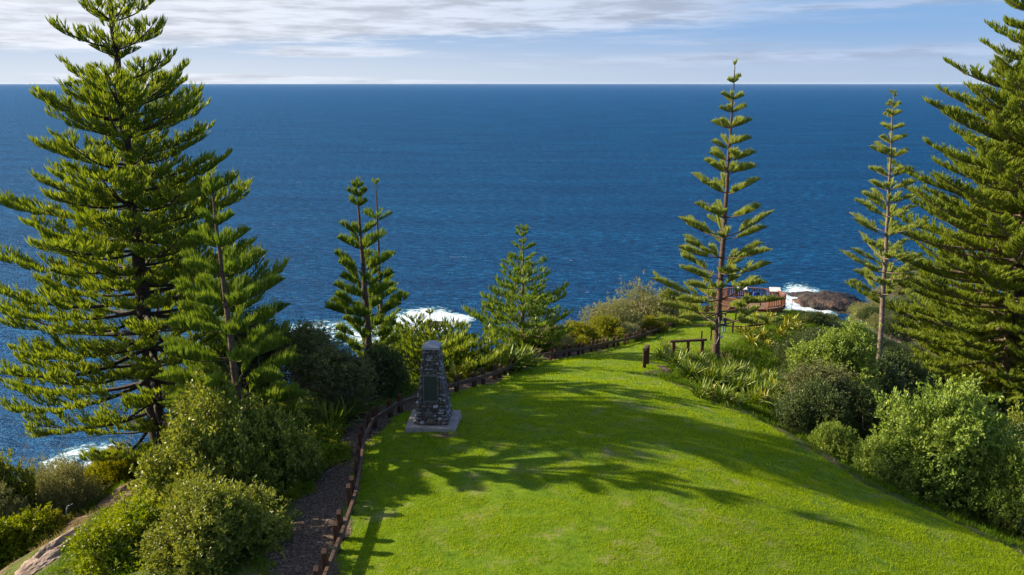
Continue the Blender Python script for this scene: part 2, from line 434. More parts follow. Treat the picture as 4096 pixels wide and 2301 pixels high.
def ground_material():
    """zones come from the mask attribute: r lawn, g mulch, b bare scarp"""
    m, nd, lk = nodes_of('ground')
    out = N(nd, 'ShaderNodeOutputMaterial'); p = N(nd, 'ShaderNodeBsdfPrincipled'); p.inputs['Roughness'].default_value = 0.95
    p.inputs['Specular IOR Level'].default_value = 0.1
    geo = N(nd, 'ShaderNodeNewGeometry'); P = geo.outputs['Position']
    def noise(s, d=6, rg=0.6, off=0):
        n = N(nd, 'ShaderNodeTexNoise'); n.inputs['Scale'].default_value = s; n.inputs['Detail'].default_value = d; n.inputs['Roughness'].default_value = rg
        if off:
            mp = N(nd, 'ShaderNodeMapping'); mp.inputs['Location'].default_value = (off, off * 2, off); lk.new(P, mp.inputs[0]); lk.new(mp.outputs[0], n.inputs['Vector'])
        else: lk.new(P, n.inputs['Vector'])
        return n.outputs['Fac']
    at_ = N(nd, 'ShaderNodeAttribute', attribute_name='zone'); sep = N(nd, 'ShaderNodeSeparateColor'); lk.new(at_.outputs['Color'], sep.inputs[0])
    grass = ramp(nd, lk, noise(3.0, 8, 0.7), [(0.3, (0.045, 0.09, 0.004)), (0.5, (0.10, 0.17, 0.006)), (0.7, (0.17, 0.22, 0.014))])
    dry = ramp(nd, lk, noise(9, 6, 0.7, 3), [(0.3, (0.17, 0.16, 0.05)), (0.7, (0.34, 0.27, 0.13))])
    patch = ramp(nd, lk, noise(0.75, 6, 0.68, 5), [(0.54, (0, 0, 0)), (0.70, (0.85, 0.85, 0.85))])
    lawn = N(nd, 'ShaderNodeMix', data_type='RGBA'); pa = N(nd, 'ShaderNodeMath', operation='MAXIMUM'); lk.new(patch, pa.inputs[0]); lk.new(at_.outputs['Alpha'], pa.inputs[1])
    lk.new(pa.outputs[0], lawn.inputs[0]); lk.new(grass, lawn.inputs[6]); lk.new(dry, lawn.inputs[7])
    mulch = ramp(nd, lk, noise(12, 8, 0.75, 7), [(0.32, (0.02, 0.014, 0.010)), (0.5, (0.085, 0.060, 0.042)), (0.68, (0.27, 0.20, 0.15))])
    rough = ramp(nd, lk, noise(1.6, 8, 0.7, 9), [(0.3, (0.03, 0.05, 0.008)), (0.5, (0.075, 0.10, 0.015)), (0.68, (0.17, 0.14, 0.05))])
    scarp = ramp(nd, lk, noise(1.8, 10, 0.7, 11), [(0.3, (0.05, 0.030, 0.016)), (0.47, (0.12, 0.075, 0.045)), (0.58, (0.20, 0.14, 0.09)), (0.68, (0.36, 0.25, 0.19))])
    c = rough
    for k, z in ((1, mulch), (2, scarp), (0, lawn.outputs[2])):
        mx = N(nd, 'ShaderNodeMix', data_type='RGBA')
        a = N(nd, 'ShaderNodeMath', operation='MULTIPLY_ADD'); lk.new(noise(2.5, 6, 0.7, 13 + k), a.inputs[0]); a.inputs[1].default_value = 0.9; a.inputs[2].default_value = -0.45
        b = N(nd, 'ShaderNodeMath', operation='ADD'); lk.new(sep.outputs[k], b.inputs[0]); lk.new(a.outputs[0], b.inputs[1])
        mr = N(nd, 'ShaderNodeMapRange'); mr.inputs[1].default_value = 0.4; mr.inputs[2].default_value = 0.6; lk.new(b.outputs[0], mr.inputs[0])
        lk.new(mr.outputs[0], mx.inputs[0]); lk.new(c, mx.inputs[6]); lk.new(z, mx.inputs[7]); c = mx.outputs[2]
    lk.new(c, p.inputs['Base Color'])
    bp = N(nd, 'ShaderNodeBump'); bp.inputs['Strength'].default_value = 0.8; bp.inputs['Distance'].default_value = 0.06
    lk.new(noise(14, 8, 0.8, 21), bp.inputs['Height']); lk.new(bp.outputs[0], p.inputs['Normal'])
    lk.new(p.outputs[0], out.inputs[0])
    return m


M['ground'] = ground_material()


def sea_material():
    m, nd, lk = nodes_of('sea')
    out = N(nd, 'ShaderNodeOutputMaterial')
    dif = N(nd, 'ShaderNodeBsdfDiffuse'); gl = N(nd, 'ShaderNodeBsdfGlossy'); gl.inputs['Roughness'].default_value = 0.40
    fz = N(nd, 'ShaderNodeFresnel'); fz.inputs['IOR'].default_value = 1.33
    # a wave-roughened sea never reaches mirror reflectance at grazing angles
    fm = N(nd, 'ShaderNodeMath', operation='MULTIPLY'); lk.new(fz.outputs[0], fm.inputs[0]); fm.inputs[1].default_value = 0.62
    fc = N(nd, 'ShaderNodeMath', operation='MINIMUM'); lk.new(fm.outputs[0], fc.inputs[0]); fc.inputs[1].default_value = 0.15
    gl.inputs['Color'].default_value = (0.38, 0.64, 1.0, 1)
    ms = N(nd, 'ShaderNodeMixShader'); lk.new(fc.outputs[0], ms.inputs[0]); lk.new(dif.outputs[0], ms.inputs[1]); lk.new(gl.outputs[0], ms.inputs[2])
    geo = N(nd, 'ShaderNodeNewGeometry'); P = geo.outputs['Position']
    def noise(s, d, rot, sx, rg=0.6, dist=0.0):
        mp = N(nd, 'ShaderNodeMapping'); mp.inputs['Rotation'].default_value = (0, 0, R(rot)); mp.inputs['Scale'].default_value = (s, s * sx, s)
        lk.new(P, mp.inputs[0])
        n = N(nd, 'ShaderNodeTexNoise'); n.inputs['Scale'].default_value = 1; n.inputs['Detail'].default_value = d; n.inputs['Roughness'].default_value = rg
        n.inputs['Distortion'].default_value = dist
        lk.new(mp.outputs[0], n.inputs['Vector']); return n.outputs['Fac']
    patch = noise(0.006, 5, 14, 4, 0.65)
    ca, cb_ = noise(0.16, 4, 12, 2.4, 0.6), noise(0.7, 5, 20, 2.2, 0.7)
    cx = N(nd, 'ShaderNodeMath', operation='MULTIPLY'); lk.new(ca, cx.inputs[0]); cx.inputs[1].default_value = 0.45
    cy = N(nd, 'ShaderNodeMath', operation='MULTIPLY_ADD'); lk.new(cb_, cy.inputs[0]); cy.inputs[1].default_value = 0.55; lk.new(cx.outputs[0], cy.inputs[2])
    painted_chop = cy.outputs[0]
    colr = ramp(nd, lk, painted_chop, [(0.42, (0.0001, 0.020, 0.060)), (0.5, (0.0003, 0.056, 0.160)), (0.555, (0.001, 0.095, 0.24)), (0.61, (0.03, 0.19, 0.36))])  # pale stops paint ripple highlights into the water colour, on top of the bump
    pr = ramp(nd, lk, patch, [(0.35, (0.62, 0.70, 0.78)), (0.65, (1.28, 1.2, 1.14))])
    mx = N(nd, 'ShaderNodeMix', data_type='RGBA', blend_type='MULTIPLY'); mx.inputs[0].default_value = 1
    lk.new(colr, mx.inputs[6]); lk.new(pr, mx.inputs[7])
    # a few whitecaps far apart
    wc = noise(0.35, 4, -10, 2.5, 0.7); wa = noise(0.035, 3, 30, 1.6, 0.5)
    w1 = N(nd, 'ShaderNodeMath', operation='MULTIPLY'); lk.new(wc, w1.inputs[0]); lk.new(wa, w1.inputs[1])
    w2 = N(nd, 'ShaderNodeMapRange'); w2.inputs[1].default_value = 0.44; w2.inputs[2].default_value = 0.475; lk.new(w1.outputs[0], w2.inputs[0])
    mw = N(nd, 'ShaderNodeMix', data_type='RGBA'); lk.new(w2.outputs[0], mw.inputs[0]); lk.new(mx.outputs[2], mw.inputs[6]); mw.inputs[7].default_value = (0.6, 0.68, 0.72, 1)
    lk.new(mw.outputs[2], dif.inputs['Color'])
    h1 = noise(0.035, 3, 8, 2.0, 0.5); h2 = noise(0.16, 4, 22, 2.2, 0.6, 0.4); h3 = noise(0.75, 5, -6, 1.8, 0.65, 0.4)
    def bump(h, dist, prev=None, st=1.0):
        b = N(nd, 'ShaderNodeBump'); b.inputs['Strength'].default_value = st; b.inputs['Distance'].default_value = dist
        lk.new(h, b.inputs['Height'])
        if prev: lk.new(prev, b.inputs['Normal'])
        return b.outputs[0]
    nn = bump(h1, 8.0); nn = bump(h2, 5.5, nn); nn = bump(h3, 2.2, nn)
    for q in (dif, gl, fz): lk.new(nn, q.inputs['Normal'])
    lk.new(ms.outputs[0], out.inputs[0])
    return m


M['sea'] = sea_material()


def foam_material():
    m, nd, lk = nodes_of('foam')
    out = N(nd, 'ShaderNodeOutputMaterial'); p = N(nd, 'ShaderNodeBsdfPrincipled'); p.inputs['Roughness'].default_value = 0.7
    tcn = N(nd, 'ShaderNodeNewGeometry')
    def noise(s, d, rg, dist=0.0):
        n = N(nd, 'ShaderNodeTexNoise'); n.inputs['Scale'].default_value = s; n.inputs['Detail'].default_value = d; n.inputs['Roughness'].default_value = rg; n.inputs['Distortion'].default_value = dist
        lk.new(tcn.outputs['Position'], n.inputs['Vector']); return n.outputs['Fac']
    a_ = N(nd, 'ShaderNodeAttribute', attribute_name='cover')
    s = N(nd, 'ShaderNodeMath', operation='ADD'); lk.new(a_.outputs['Fac'], s.inputs[0])
    k = N(nd, 'ShaderNodeMath', operation='MULTIPLY_ADD'); lk.new(noise(0.3, 8, 0.72, 1.2), k.inputs[0]); k.inputs[1].default_value = 4.4; k.inputs[2].default_value = -2.25
    lk.new(k.outputs[0], s.inputs[1])
    al = N(nd, 'ShaderNodeMapRange'); al.inputs[1].default_value = 0.05; al.inputs[2].default_value = 0.95; lk.new(s.outputs[0], al.inputs[0])
    lc = N(nd, 'ShaderNodeMath', operation='MULTIPLY_ADD'); lk.new(noise(0.9, 8, 0.75, 1.5), lc.inputs[0]); lc.inputs[1].default_value = 2.4; lc.inputs[2].default_value = -1.35
    lf = N(nd, 'ShaderNodeMath', operation='ADD'); lk.new(al.outputs[0], lf.inputs[0]); lk.new(lc.outputs[0], lf.inputs[1])
    colr = ramp(nd, lk, lf.outputs[0], [(0.0, (0.01, 0.13, 0.22)), (0.45, (0.16, 0.40, 0.48)), (0.8, (0.66, 0.70, 0.72))])
    lk.new(colr, p.inputs['Base Color'])
    tr = N(nd, 'ShaderNodeBsdfTransparent'); mx = N(nd, 'ShaderNodeMixShader')
    lk.new(al.outputs[0], mx.inputs[0]); lk.new(tr.outputs[0], mx.inputs[1]); lk.new(p.outputs[0], mx.inputs[2])
    bp = N(nd, 'ShaderNodeBump'); bp.inputs['Distance'].default_value = 0.5; lk.new(noise(1.2, 6, 0.7), bp.inputs['Height']); lk.new(bp.outputs[0], p.inputs['Normal'])
    lk.new(mx.outputs[0], out.inputs[0])
    return m


M['foam'] = foam_material()

# ------------------------------------------------------------------ sea, ground
def build_sea():
    ring = [300, 1000, 4000, 16000, 73000]
    n = 64; V = [(0, 150, 0)]; F3 = []; F4 = []
    for i, r in enumerate(ring):
        for k in range(n): V.append((r * math.cos(2 * PI * k / n), 150 + r * math.sin(2 * PI * k / n), 0))
    for k in range(n):
        F3.append((0, 1 + k, 1 + (k + 1) % n))
        for i in range(len(ring) - 1):
            a, b = 1 + i * n, 1 + (i + 1) * n; k2 = (k + 1) % n
            F4.append((a + k, b + k, b + k2, a + k2))
    o = link('sea', np_mesh('sea', V, [np.array(F3), np.array(F4)], M['sea']))
    tag(o, 'deep blue open ocean reaching to the horizon', 'sea', kind='structure')


build_sea()


def zones(x, y):
    x = x + hash_noise(x, y, 0.8, 51) * 1.0 + hash_noise(x, y, 2.7, 52) * 0.45
    XL = np.interp(y, YLk, XLk); XR = np.interp(y, YRk, XRk)
    lawn = np.clip(np.minimum(x - XL - 0.05, XR - x) / 0.9 + 0.5, 0, 1)
    # the mulch strip outside the fence and the bare edge along the right of the lawn
    sL = XL - x; sR = x - XR
    mulch = np.clip(1.2 - np.abs(sL - 1.0) / 1.3, 0, 1) * (y < 60)
    mulch = np.maximum(mulch, np.clip(0.62 - np.abs(sR - 0.1) / 1.5 + 1.7 * hash_noise(x, y, 0.35, 53), 0, 1) * (np.abs(sR) < 2.2) * (y < 50))
    # worn earth in front of the monument
    worn = 0.75 * np.exp(-(((x + 2.3) / 1.5) ** 2 + ((y - 29.4) / 0.6) ** 2)) * (0.75 + hash_noise(x, y, 2.2, 61))
    lawn = lawn * (1 - 0.9 * worn); mulch = np.maximum(mulch, worn)
    # bare scarp on the left slope
    sc = np.clip(1.3 - np.abs((x + 16.7) - (y - 33) * 0.30) / 1.9, 0, 1) * np.clip((y - 20) / 2, 0, 1) * np.clip((41 - y) / 3, 0, 1)
    return lawn, mulch, sc


def dryness(x, y):
    n = 0.7 * hash_noise(x, y, 0.5, 71) + 0.7 * hash_noise(x, y, 1.9, 72) + 0.6 * hash_noise(x, y, 4.6, 73)
    return 0.8 * np.clip((n - 0.42) / 0.3, 0, 1)


def build_ground():
    xs = np.concatenate([np.arange(-150, -30, 3.0), np.arange(-30, 40, 0.4), np.arange(40, 190, 3.0)])
    ys = np.concatenate([np.arange(-20, 14, 2.0), np.arange(14, 60, 0.4), np.arange(60, 110, 0.8), np.arange(110, 180, 3.0)])
    X, Y = np.meshgrid(xs, ys); Z = land(X, Y)
    V = np.stack([X.ravel(), Y.ravel(), Z.ravel()], 1)
    nx, ny = len(xs), len(ys)
    i = np.arange(nx - 1)[None, :] + np.arange(ny - 1)[:, None] * nx
    F = np.stack([i.ravel(), i.ravel() + 1, i.ravel() + 1 + nx, i.ravel() + nx], 1)
    l, mu, sc = zones(X.ravel(), Y.ravel())
    dry = dryness(X.ravel(), Y.ravel())
    colr = np.stack([l, mu, sc, dry], 1).astype(np.float32)
    inside = l[F].min(1) > 0.3
    for nm, sel, lab in (('lawn', inside, 'mown green lawn running down the ridge to the lookout'), ('hill', ~inside, 'rough cliff-top slopes falling away on both sides of the lawn')):
        f = F[sel]; used, inv = np.unique(f, return_inverse=True)
        me = np_mesh(nm, V[used], inv.reshape(f.shape), M['ground'], smooth=True)
        a = me.color_attributes.new('zone', 'FLOAT_COLOR', 'POINT'); a.data.foreach_set('color', colr[used].ravel())
        o = link(nm, me); tag(o, lab, nm, kind='structure')


build_ground()


# ------------------------------------------------------------------ many small leaves at once (numpy)
def norm(a): return a / np.maximum(np.linalg.norm(a, axis=1, keepdims=True), 1e-9)


_rib = np.random.RandomState(77)


def strands(P, D, L, r, bend=None, sides=3):
    """foliage cords: root P, direction D, length L, half width r, bent by the vector bend; thin enough for light to pass"""
    n = len(P); D = norm(D)
    U = norm(np.cross(D, norm(_rib.normal(size=(n, 3)))))
    L = np.broadcast_to(L, (n,))[:, None]; r = np.broadcast_to(r, (n,))[:, None] * 1.25
    b = np.zeros_like(P) if bend is None else bend
    mid = P + D * L * 0.55 + b * L * 0.30
    tip = P + D * L * 0.95 + b * L
    V = np.stack([P - U * r * 0.6, P + U * r * 0.6, mid + U * r, mid - U * r, tip], 1).reshape(-1, 3)
    k = np.arange(n)[:, None] * 5
    return V, [k + np.array([0, 1, 2, 3]), k + np.array([3, 2, 4])]


def blades(P, D, L, w, bend, rng, seg=1):
    """flat grass blades; one or two segments"""
    n = len(P); D = norm(D)
    a = rng.uniform(0, 2 * PI, n); U = np.stack([np.cos(a), np.sin(a), np.zeros(n)], 1) * (np.broadcast_to(w, (n,))[:, None]) / 2
    L = np.broadcast_to(L, (n,))[:, None]
    if seg == 1:
        V = np.stack([P - U, P + U, P + D * L + bend * L], 1).reshape(-1, 3)
        F = np.arange(n * 3).reshape(-1, 3)
        return V, [F]
    mid = P + D * L * 0.55 + bend * L * 0.25
    tip = P + D * L * 0.85 + bend * L
    V = np.stack([P - U, P + U, mid + U * 0.9, mid - U * 0.9, tip], 1).reshape(-1, 3)
    b = np.arange(n)[:, None] * 5
    return V, [b + np.array([0, 1, 2, 3]), b + np.array([3, 2, 4])]


def leaves(P, D, L, w, rng):
    """folded rhombic leaves"""
    n = len(P); D = norm(D)
    ref = norm(rng.normal(size=(n, 3))); U = norm(np.cross(D, ref)); W = np.cross(D, U)
    L = np.broadcast_to(L, (n,))[:, None]; w = np.broadcast_to(w, (n,))[:, None]
    a = P; b = P + D * L * 0.5 + U * w / 2 + W * w * 0.2; c = P + D * L; d = P + D * L * 0.5 - U * w / 2 + W * w * 0.2
    V = np.stack([a, b, c, d], 1).reshape(-1, 3)
    k = np.arange(n)[:, None] * 4
    return V, [k + np.array([0, 1, 2]), k + np.array([0, 2, 3])]


def merge(parts):
    V = []; F = {}; off = 0
    for v, fs in parts:
        if not isinstance(fs, list): fs = [fs]
        V.append(v)
        for f in fs: F.setdefault(f.shape[1], []).append(f + off)
        off += len(v)
    return np.concatenate(V), [np.concatenate(f) for f in F.values()]


# ------------------------------------------------------------------ araucaria pines
def branch_curve(t, L, s0, up, az, base, sag=0.0):
    """points along a limb: leaves the trunk at slope s0, curves up by `up` towards the tip"""
    r = L * t
    z = L * (s0 * t + up * t ** 2.4 - sag * np.sin(PI * t))
    return base[None] + np.stack([math.sin(az) * r, math.cos(az) * r, z], 1)


def comb(P, T, side, lmax, prof, rng, rad, spread=0.7, ylift=1.0, fwd=0.35):
    """foliage cords standing along a twig: P points, T tangents (k,3), prof (k,) relative length"""
    k = len(P)
    sgn = rng.choice([-1, 1], k) * rng.uniform(0.35, 1.0, k) * spread
    up = np.tile([0, 0, 1.0], (k, 1)) * ylift
    D = side * sgn[:, None] + up * rng.uniform(0.75, 1.1, k)[:, None] + T * fwd * rng.uniform(0.6, 1.4, k)[:, None]
    bend = up * 0.22 - side * sgn[:, None] * 0.15 + rng.normal(0, 0.05, (k, 3))
    L = lmax * prof * rng.uniform(0.75, 1.1, k)
    return strands(P, D, L, rad * rng.uniform(0.8, 1.2, k), bend)


def pine(name, label, base, height, whorls, style, mats, seed, lean=(0, 0), r0=0.22, tube=0.9, lmax=0.55, rad=0.026,
         n_br=5, group=None, skirt=0.0, top_bare=True, cord_step=0.04):
    """whorls: (fraction of height, radius in m, slope, bare fraction)"""
    rng = np.random.RandomState(seed)
    base = Vector(base)
    root = empty(name, base, label, 'pine tree', group)
    def axis(f):
        return np.array([lean[0] * f ** 1.15, lean[1] * f ** 1.15, height * f])
    tr = MB()
    fs = np.linspace(-0.03, 1.0, 26)
    wob = rng.normal(0, 0.018, (26, 2)) * r0 * 3
    pts = [axis(max(f, 0)) + np.array([wob[i][0], wob[i][1], min(f, 0) * height]) for i, f in enumerate(fs)]
    rads = [r0 * (1.25 if f < 0.02 else 1.0) * (1 - max(f, 0)) ** 0.85 + 0.018 for f in fs]
    tr.tube(pts, rads, 10)
    fol = []
    tv = []
    if top_bare:     # the leader carries short cords
        k = 90; f = rng.uniform(0.93, 1.0, k)
        P = np.array([axis(q) for q in f]); a = rng.uniform(0, 2 * PI, k)
        fol.append(strands(P, np.stack([np.sin(a), np.cos(a), np.full(k, 1.6)], 1), 0.10, 0.012))
    for wi, (f, Rw, s0, bare) in enumerate(whorls):
        nb = n_br + rng.randint(0, 2) if Rw > 0.5 else 5
        a0 = rng.uniform(0, 2 * PI)
        for b in range(nb):
            az_ = a0 + 2 * PI * b / nb + rng.normal(0, 0.12)
            L = Rw * (rng.uniform(0.62, 1.10) if style == 'old' else rng.uniform(0.78, 1.08))
            if style == 'old' and rng.rand() < 0.10: L *= 0.6
            if style == 'old' and rng.rand() < 0.04 and f < 0.6: continue
            p0 = axis(np.clip(f + rng.normal(0, 0.004), 0, 1))
            up = (0.10 if style == 'young' else 0.13) * rng.uniform(0.7, 1.3)
            s = s0 + rng.normal(0, 0.045)
            sag = 0.05 if style == 'old' else 0.03
            tt = np.linspace(0, 1, 9)
            C = branch_curve(tt, L, s, up, az_, p0, sag)
            br = max(0.012, r0 * 0.22 * (L / 4) ** 0.8)
            if L > 0.4:
                tr.tube([tuple(c) for c in C], [br * (1 - 0.8 * q) for q in tt], 5, cap=False)
            radial = np.array([math.sin(az_), math.cos(az_), 0]); sd = np.array([math.cos(az_), -math.sin(az_), 0])
            if style == 'young' or L < 1.3:
                k = int(max(16, L * (1 - bare) / cord_step * 2))
                t = bare + (1 - bare) * np.sort(rng.uniform(0, 1, k))
                P = branch_curve(t, L, s, up, az_, p0, sag)
                T = norm(branch_curve(t + 0.02, L, s, up, az_, p0, sag) - P)
                u = (t - bare) / (1 - bare)
                prof = np.clip(np.minimum(0.45 + u * 1.6, (1.03 - u) * 2.6), 0.12, 1.0)
                lm = lmax * min(1.0, 0.45 + L / 3.5)
                fol.append(comb(P, T, np.tile(sd, (k, 1)), lm, prof, rng, rad, spread=0.62))
                if L > 1.5 and bare > 0.05:      # a few side sprays low on the limb
                    for q in range(rng.randint(1, 4)):
                        t0 = rng.uniform(0.3, 0.75); pb = branch_curve(np.array([t0]), L, s, up, az_, p0, sag)[0]
                        az2 = az_ + rng.choice([-1, 1]) * rng.uniform(0.5, 1.0); L2 = L * rng.uniform(0.16, 0.34)
                        k2 = int(max(10, L2 / cord_step * 1.6)); t2 = rng.uniform(0, 1, k2)
                        P2 = branch_curve(t2, L2, 0.25, 0.15, az2, pb)
                        T2 = np.tile([math.sin(az2), math.cos(az2), 0.2], (k2, 1))
                        fol.append(comb(P2, T2, np.tile([math.cos(az2), -math.sin(az2), 0], (k2, 1)), lm * 0.75, np.clip(1.2 - np.abs(t2 - 0.5), 0.3, 1), rng, rad, spread=0.7))
            else:
                # laterals on both sides, each with its own comb
                step = 0.27 if L < 5 else 0.30
                nl = int(L * (1 - bare) / step) * 2
                for q in range(nl):
                    t0 = bare + (1 - bare) * (q // 2 + rng.uniform(0, 0.9)) / (nl / 2)
                    t0 = min(t0, 0.985)
                    if rng.rand() < 0.22 * (1.2 - t0): continue
                    pb = branch_curve(np.array([t0]), L, s, up, az_, p0, sag)[0]
                    u = (t0 - bare) / (1 - bare)
                    L2 = min(L * 0.30, 1.55) * min(0.55 + u * 1.3, (1.08 - u) * 1.7 + 0.32) * rng.uniform(0.7, 1.15)
                    az2 = az_ + (1 if q % 2 else -1) * rng.uniform(0.75, 1.15)
                    k2 = int(max(9, L2 / cord_step * 0.85)); t2 = 0.18 + 0.82 * rng.uniform(0, 1, k2) ** 0.8
                    sl = 0.10 + rng.normal(0, 0.07) - skirt * (1 - f)
                    P2 = branch_curve(t2, L2, sl, 0.30, az2, pb)
                    T2 = np.tile([math.sin(az2), math.cos(az2), 0.25], (k2, 1))
                    fol.append(comb(P2, T2, np.tile([math.cos(az2), -math.sin(az2), 0], (k2, 1)), lmax, np.clip(0.55 + t2 * 0.6, 0.3, 1), rng, rad, spread=0.85, fwd=0.6))
                    if L2 > 0.5: tv.append((pb, branch_curve(np.array([0.5, 0.95]), L2, sl, 0.30, az2, pb), 0.013))
                k = int(18)
                t = 0.93 + 0.07 * rng.uniform(0, 1, k); P = branch_curve(t, L, s, up, az_, p0, sag)
                fol.append(comb(P, np.tile(radial, (k, 1)), np.tile(sd, (k, 1)), lmax, np.full(k, 0.8), rng, rad, fwd=0.9))
    for pb, pp, r_ in tv:
        tr.tube([tuple(pb), tuple(pp[0]), tuple(pp[1])], [r_, r_ * 0.8, r_ * 0.4], 3, cap=False)
    # dead twigs and old stubs round the lower trunk
    for q in range(int(height * 1.2)):
        f = rng.uniform(0.02, 0.45); a = rng.uniform(0, 2 * PI); L = rng.uniform(0.3, 1.2)
        c = branch_curve(np.linspace(0, 1, 4), L, rng.uniform(-0.3, 0.3), 0.1, a, axis(f))
        tr.tube([tuple(x) for x in c], [0.02, 0.015, 0.01, 0.006], 3, cap=False)
    tr.build('trunk', mats[0], root, smooth=True)
    V, F = merge(fol)
    link('crown', np_mesh('crown', V, F, mats[1]), root)
    return root


def z_at(b, py):
    """height at which a vertical line through b crosses picture row py (2576 px wide rows)"""
    m = (1150.5 - py * 1.59) / FPX; c, s = math.cos(PITCH), math.sin(PITCH)
    return CAMZ + b.y * (m * c - s) / (c + m * s)


def whorls_of(b, rows, ytop, s_top, s_bot, bare_top=0.0, bare_bot=0.35):
    """(row of the node, half width) measured -> height of the tree, whorls in metres"""
    H = z_at(b, ytop) - b.z; o = []
    for y, hw in rows:
        z = z_at(b, y); f = (z - b.z) / H
        depth = b.y * math.cos(PITCH) - (z - CAMZ) * math.sin(PITCH)
        o.append((f, hw * 1.59 * depth / FPX, s_bot + (s_top - s_bot) * f, max(0.0, bare_bot + (bare_top - bare_bot) * f)))
    return H, o


NO = (M['bark_dark'], M['needle_old'])
# the large pine on the left
b = Vector((-17.7, 36.7, 0)); b.z = zat(b.x, b.y)
PINE_BIG = b
rows = [(-235, 14), (-205, 38), (-172, 58), (-135, 74), (-95, 84), (-20, 92), (51, 104), (121, 145), (143, 66), (209, 155), (262, 195), (275, 150), (300, 220), (338, 255), (385, 190), (420, 215), (455, 180), (492, 230),
        (520, 270), (560, 300), (600, 330), (640, 285), (672, 330), (705, 300), (745, 335), (790, 350), (835, 370), (875, 385), (915, 330), (955, 350), (1000, 310), (1040, 320), (1078, 250)]
H, wh = whorls_of(b, rows, -250, 0.44, -0.16, 0.0, 0.34)
wh = [(f, r_ * 0.97, s, b_ + (0.15 if f < 0.15 else 0)) for f, r_, s, b_ in wh]
pine('pine_tree', 'tallest dense pine with dark trunk rising above the sea on the left slope', b, H, wh, 'old', NO, 3,
     lean=(0.25, 0), r0=0.42, lmax=0.42, rad=0.018, n_br=6, cord_step=0.022, skirt=0.12)
# the slimmer pine in front of it
b = at(985, 1875)
rows = [(470, 8), (488, 34), (562, 52), (625, 84), (690, 112), (768, 138), (836, 160), (905, 175), (960, 190), (1010, 195), (1060, 200), (1110, 190)]
H, wh = whorls_of(b, rows, 436, 0.48, 0.05, 0.0, 0.34)
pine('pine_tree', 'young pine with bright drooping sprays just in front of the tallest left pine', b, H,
     wh, 'young', (M['bark_red'], M['needle_shaded']), 5,
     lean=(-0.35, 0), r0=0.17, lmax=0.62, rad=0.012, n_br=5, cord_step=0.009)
# the pair of slender pines by the foam
b = Vector((-7.7, 41.0, 0)); b.z = zat(b.x, b.y)
rows = [(476, 20), (496, 31), (520, 32), (590, 50), (630, 56), (682, 86), (716, 80), (748, 88), (778, 80), (795, 112), (822, 70)]
rows = rows + [(850, 90), (880, 80)]
H, wh = whorls_of(b, rows, 450, 0.52, 0.22, 0.0, 0.55)
wh = [(f, r_, s, b_ if r_ < 2.6 else 0.2) for f, r_, s, b_ in wh]
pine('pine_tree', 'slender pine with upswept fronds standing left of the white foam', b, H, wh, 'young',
     (M['bark_red'], M['needle_shaded']), 8, r0=0.20, lmax=0.64, rad=0.015, n_br=5, cord_step=0.013, lean=(-0.3, 0))
b = Vector((-8.2, 48.0, 0)); b.z = zat(b.x, b.y)
rows = [(463, 9), (552, 42), (600, 26), (660, 50), (716, 48), (750, 52), (815, 60), (845, 60)]
H, wh = whorls_of(b, rows, 452, 0.5, 0.3, 0.0, 0.4)
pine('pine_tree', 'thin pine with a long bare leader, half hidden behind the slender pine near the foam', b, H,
     wh, 'young', (M['bark_red'], M['needle_shaded']), 11, r0=0.15, lmax=0.58, rad=0.016, n_br=5, cord_step=0.025)
# low wide pine behind the monument
b = Vector((-5.0, 44.5, 0)); b.z = zat(b.x, b.y) - 0.2
wh = [(0.98, 0.4, 0.4, 0), (0.88, 1.2, 0.4, 0), (0.78, 2.2, 0.38, 0), (0.68, 3.0, 0.3, 0.1), (0.58, 3.6, 0.25, 0.15), (0.48, 4.2, 0.2, 0.2), (0.38, 4.4, 0.15, 0.2), (0.28, 4.4, 0.1, 0.2), (0.18, 4.0, 0.05, 0.2), (0.08, 3.6, 0.0, 0.2)]
pine('pine_tree', 'low spreading pine with wide level branches directly behind the stone monument', b, z_at(b, 868) - b.z, wh, 'old', NO, 15, r0=0.16, lmax=0.40, n_br=6)
b = Vector((-4.9, 45.6, 0)); b.z = zat(b.x, b.y)
H, wh = whorls_of(b, [(790, 12), (812, 8), (845, 20), (872, 30)], 786, 0.5, 0.3, 0.0, 0.1)
pine('pine_tree', 'thin pine sapling poking up in front of the white surf behind the monument', b, H, wh, 'young', NO, 17, r0=0.06, lmax=0.4, n_br=4, cord_step=0.03)
# small ragged pine in the middle
b = Vector((0.75, 53.5, 0)); b.z = zat(b.x, b.y)
rows = [(580, 20), (594, 24), (612, 14), (628, 30), (655, 52), (676, 46), (692, 40), (712, 74), (730, 60), (752, 84), (775, 98), (795, 88), (812, 128), (834, 110), (855, 95), (872, 90)]
H, wh = whorls_of(b, rows, 573, 0.42, -0.02, 0.0, 0.25)
wh = [(f, r_ * 1.2, s, b_) for f, r_, s, b_ in wh]
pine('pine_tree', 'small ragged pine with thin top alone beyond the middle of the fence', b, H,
     wh, 'old', (M['bark_lichen'], M['needle_shaded']), 21, r0=0.15, lmax=0.42, n_br=5, rad=0.026)
# the tall slender pine near the path
PATH_PINE = at(2862, 1425)
rows = [(160, 5), (208, 21), (253, 37), (281, 42), (326, 51), (366, 50), (404, 64), (436, 74), (486, 90), (549, 98), (598, 132), (650, 140), (692, 125), (722, 110), (752, 172), (790, 178), (815, 150)]
H, wh = whorls_of(PATH_PINE, rows, 157, 0.30, 0.24, 0.0, 0.52)
wh = [(f, r_, (s if f > 0.27 else 0.05), b_) for f, r_, s, b_ in wh]
pine('pine_tree', 'tall slender pine with evenly tiered fronds beside the railing near the path', PATH_PINE, H, wh, 'young',
     (M['bark_red'], M['needle_grey']), 23, r0=0.25, lmax=0.60, rad=0.015, n_br=5, lean=(0.0, 0), cord_step=0.012)
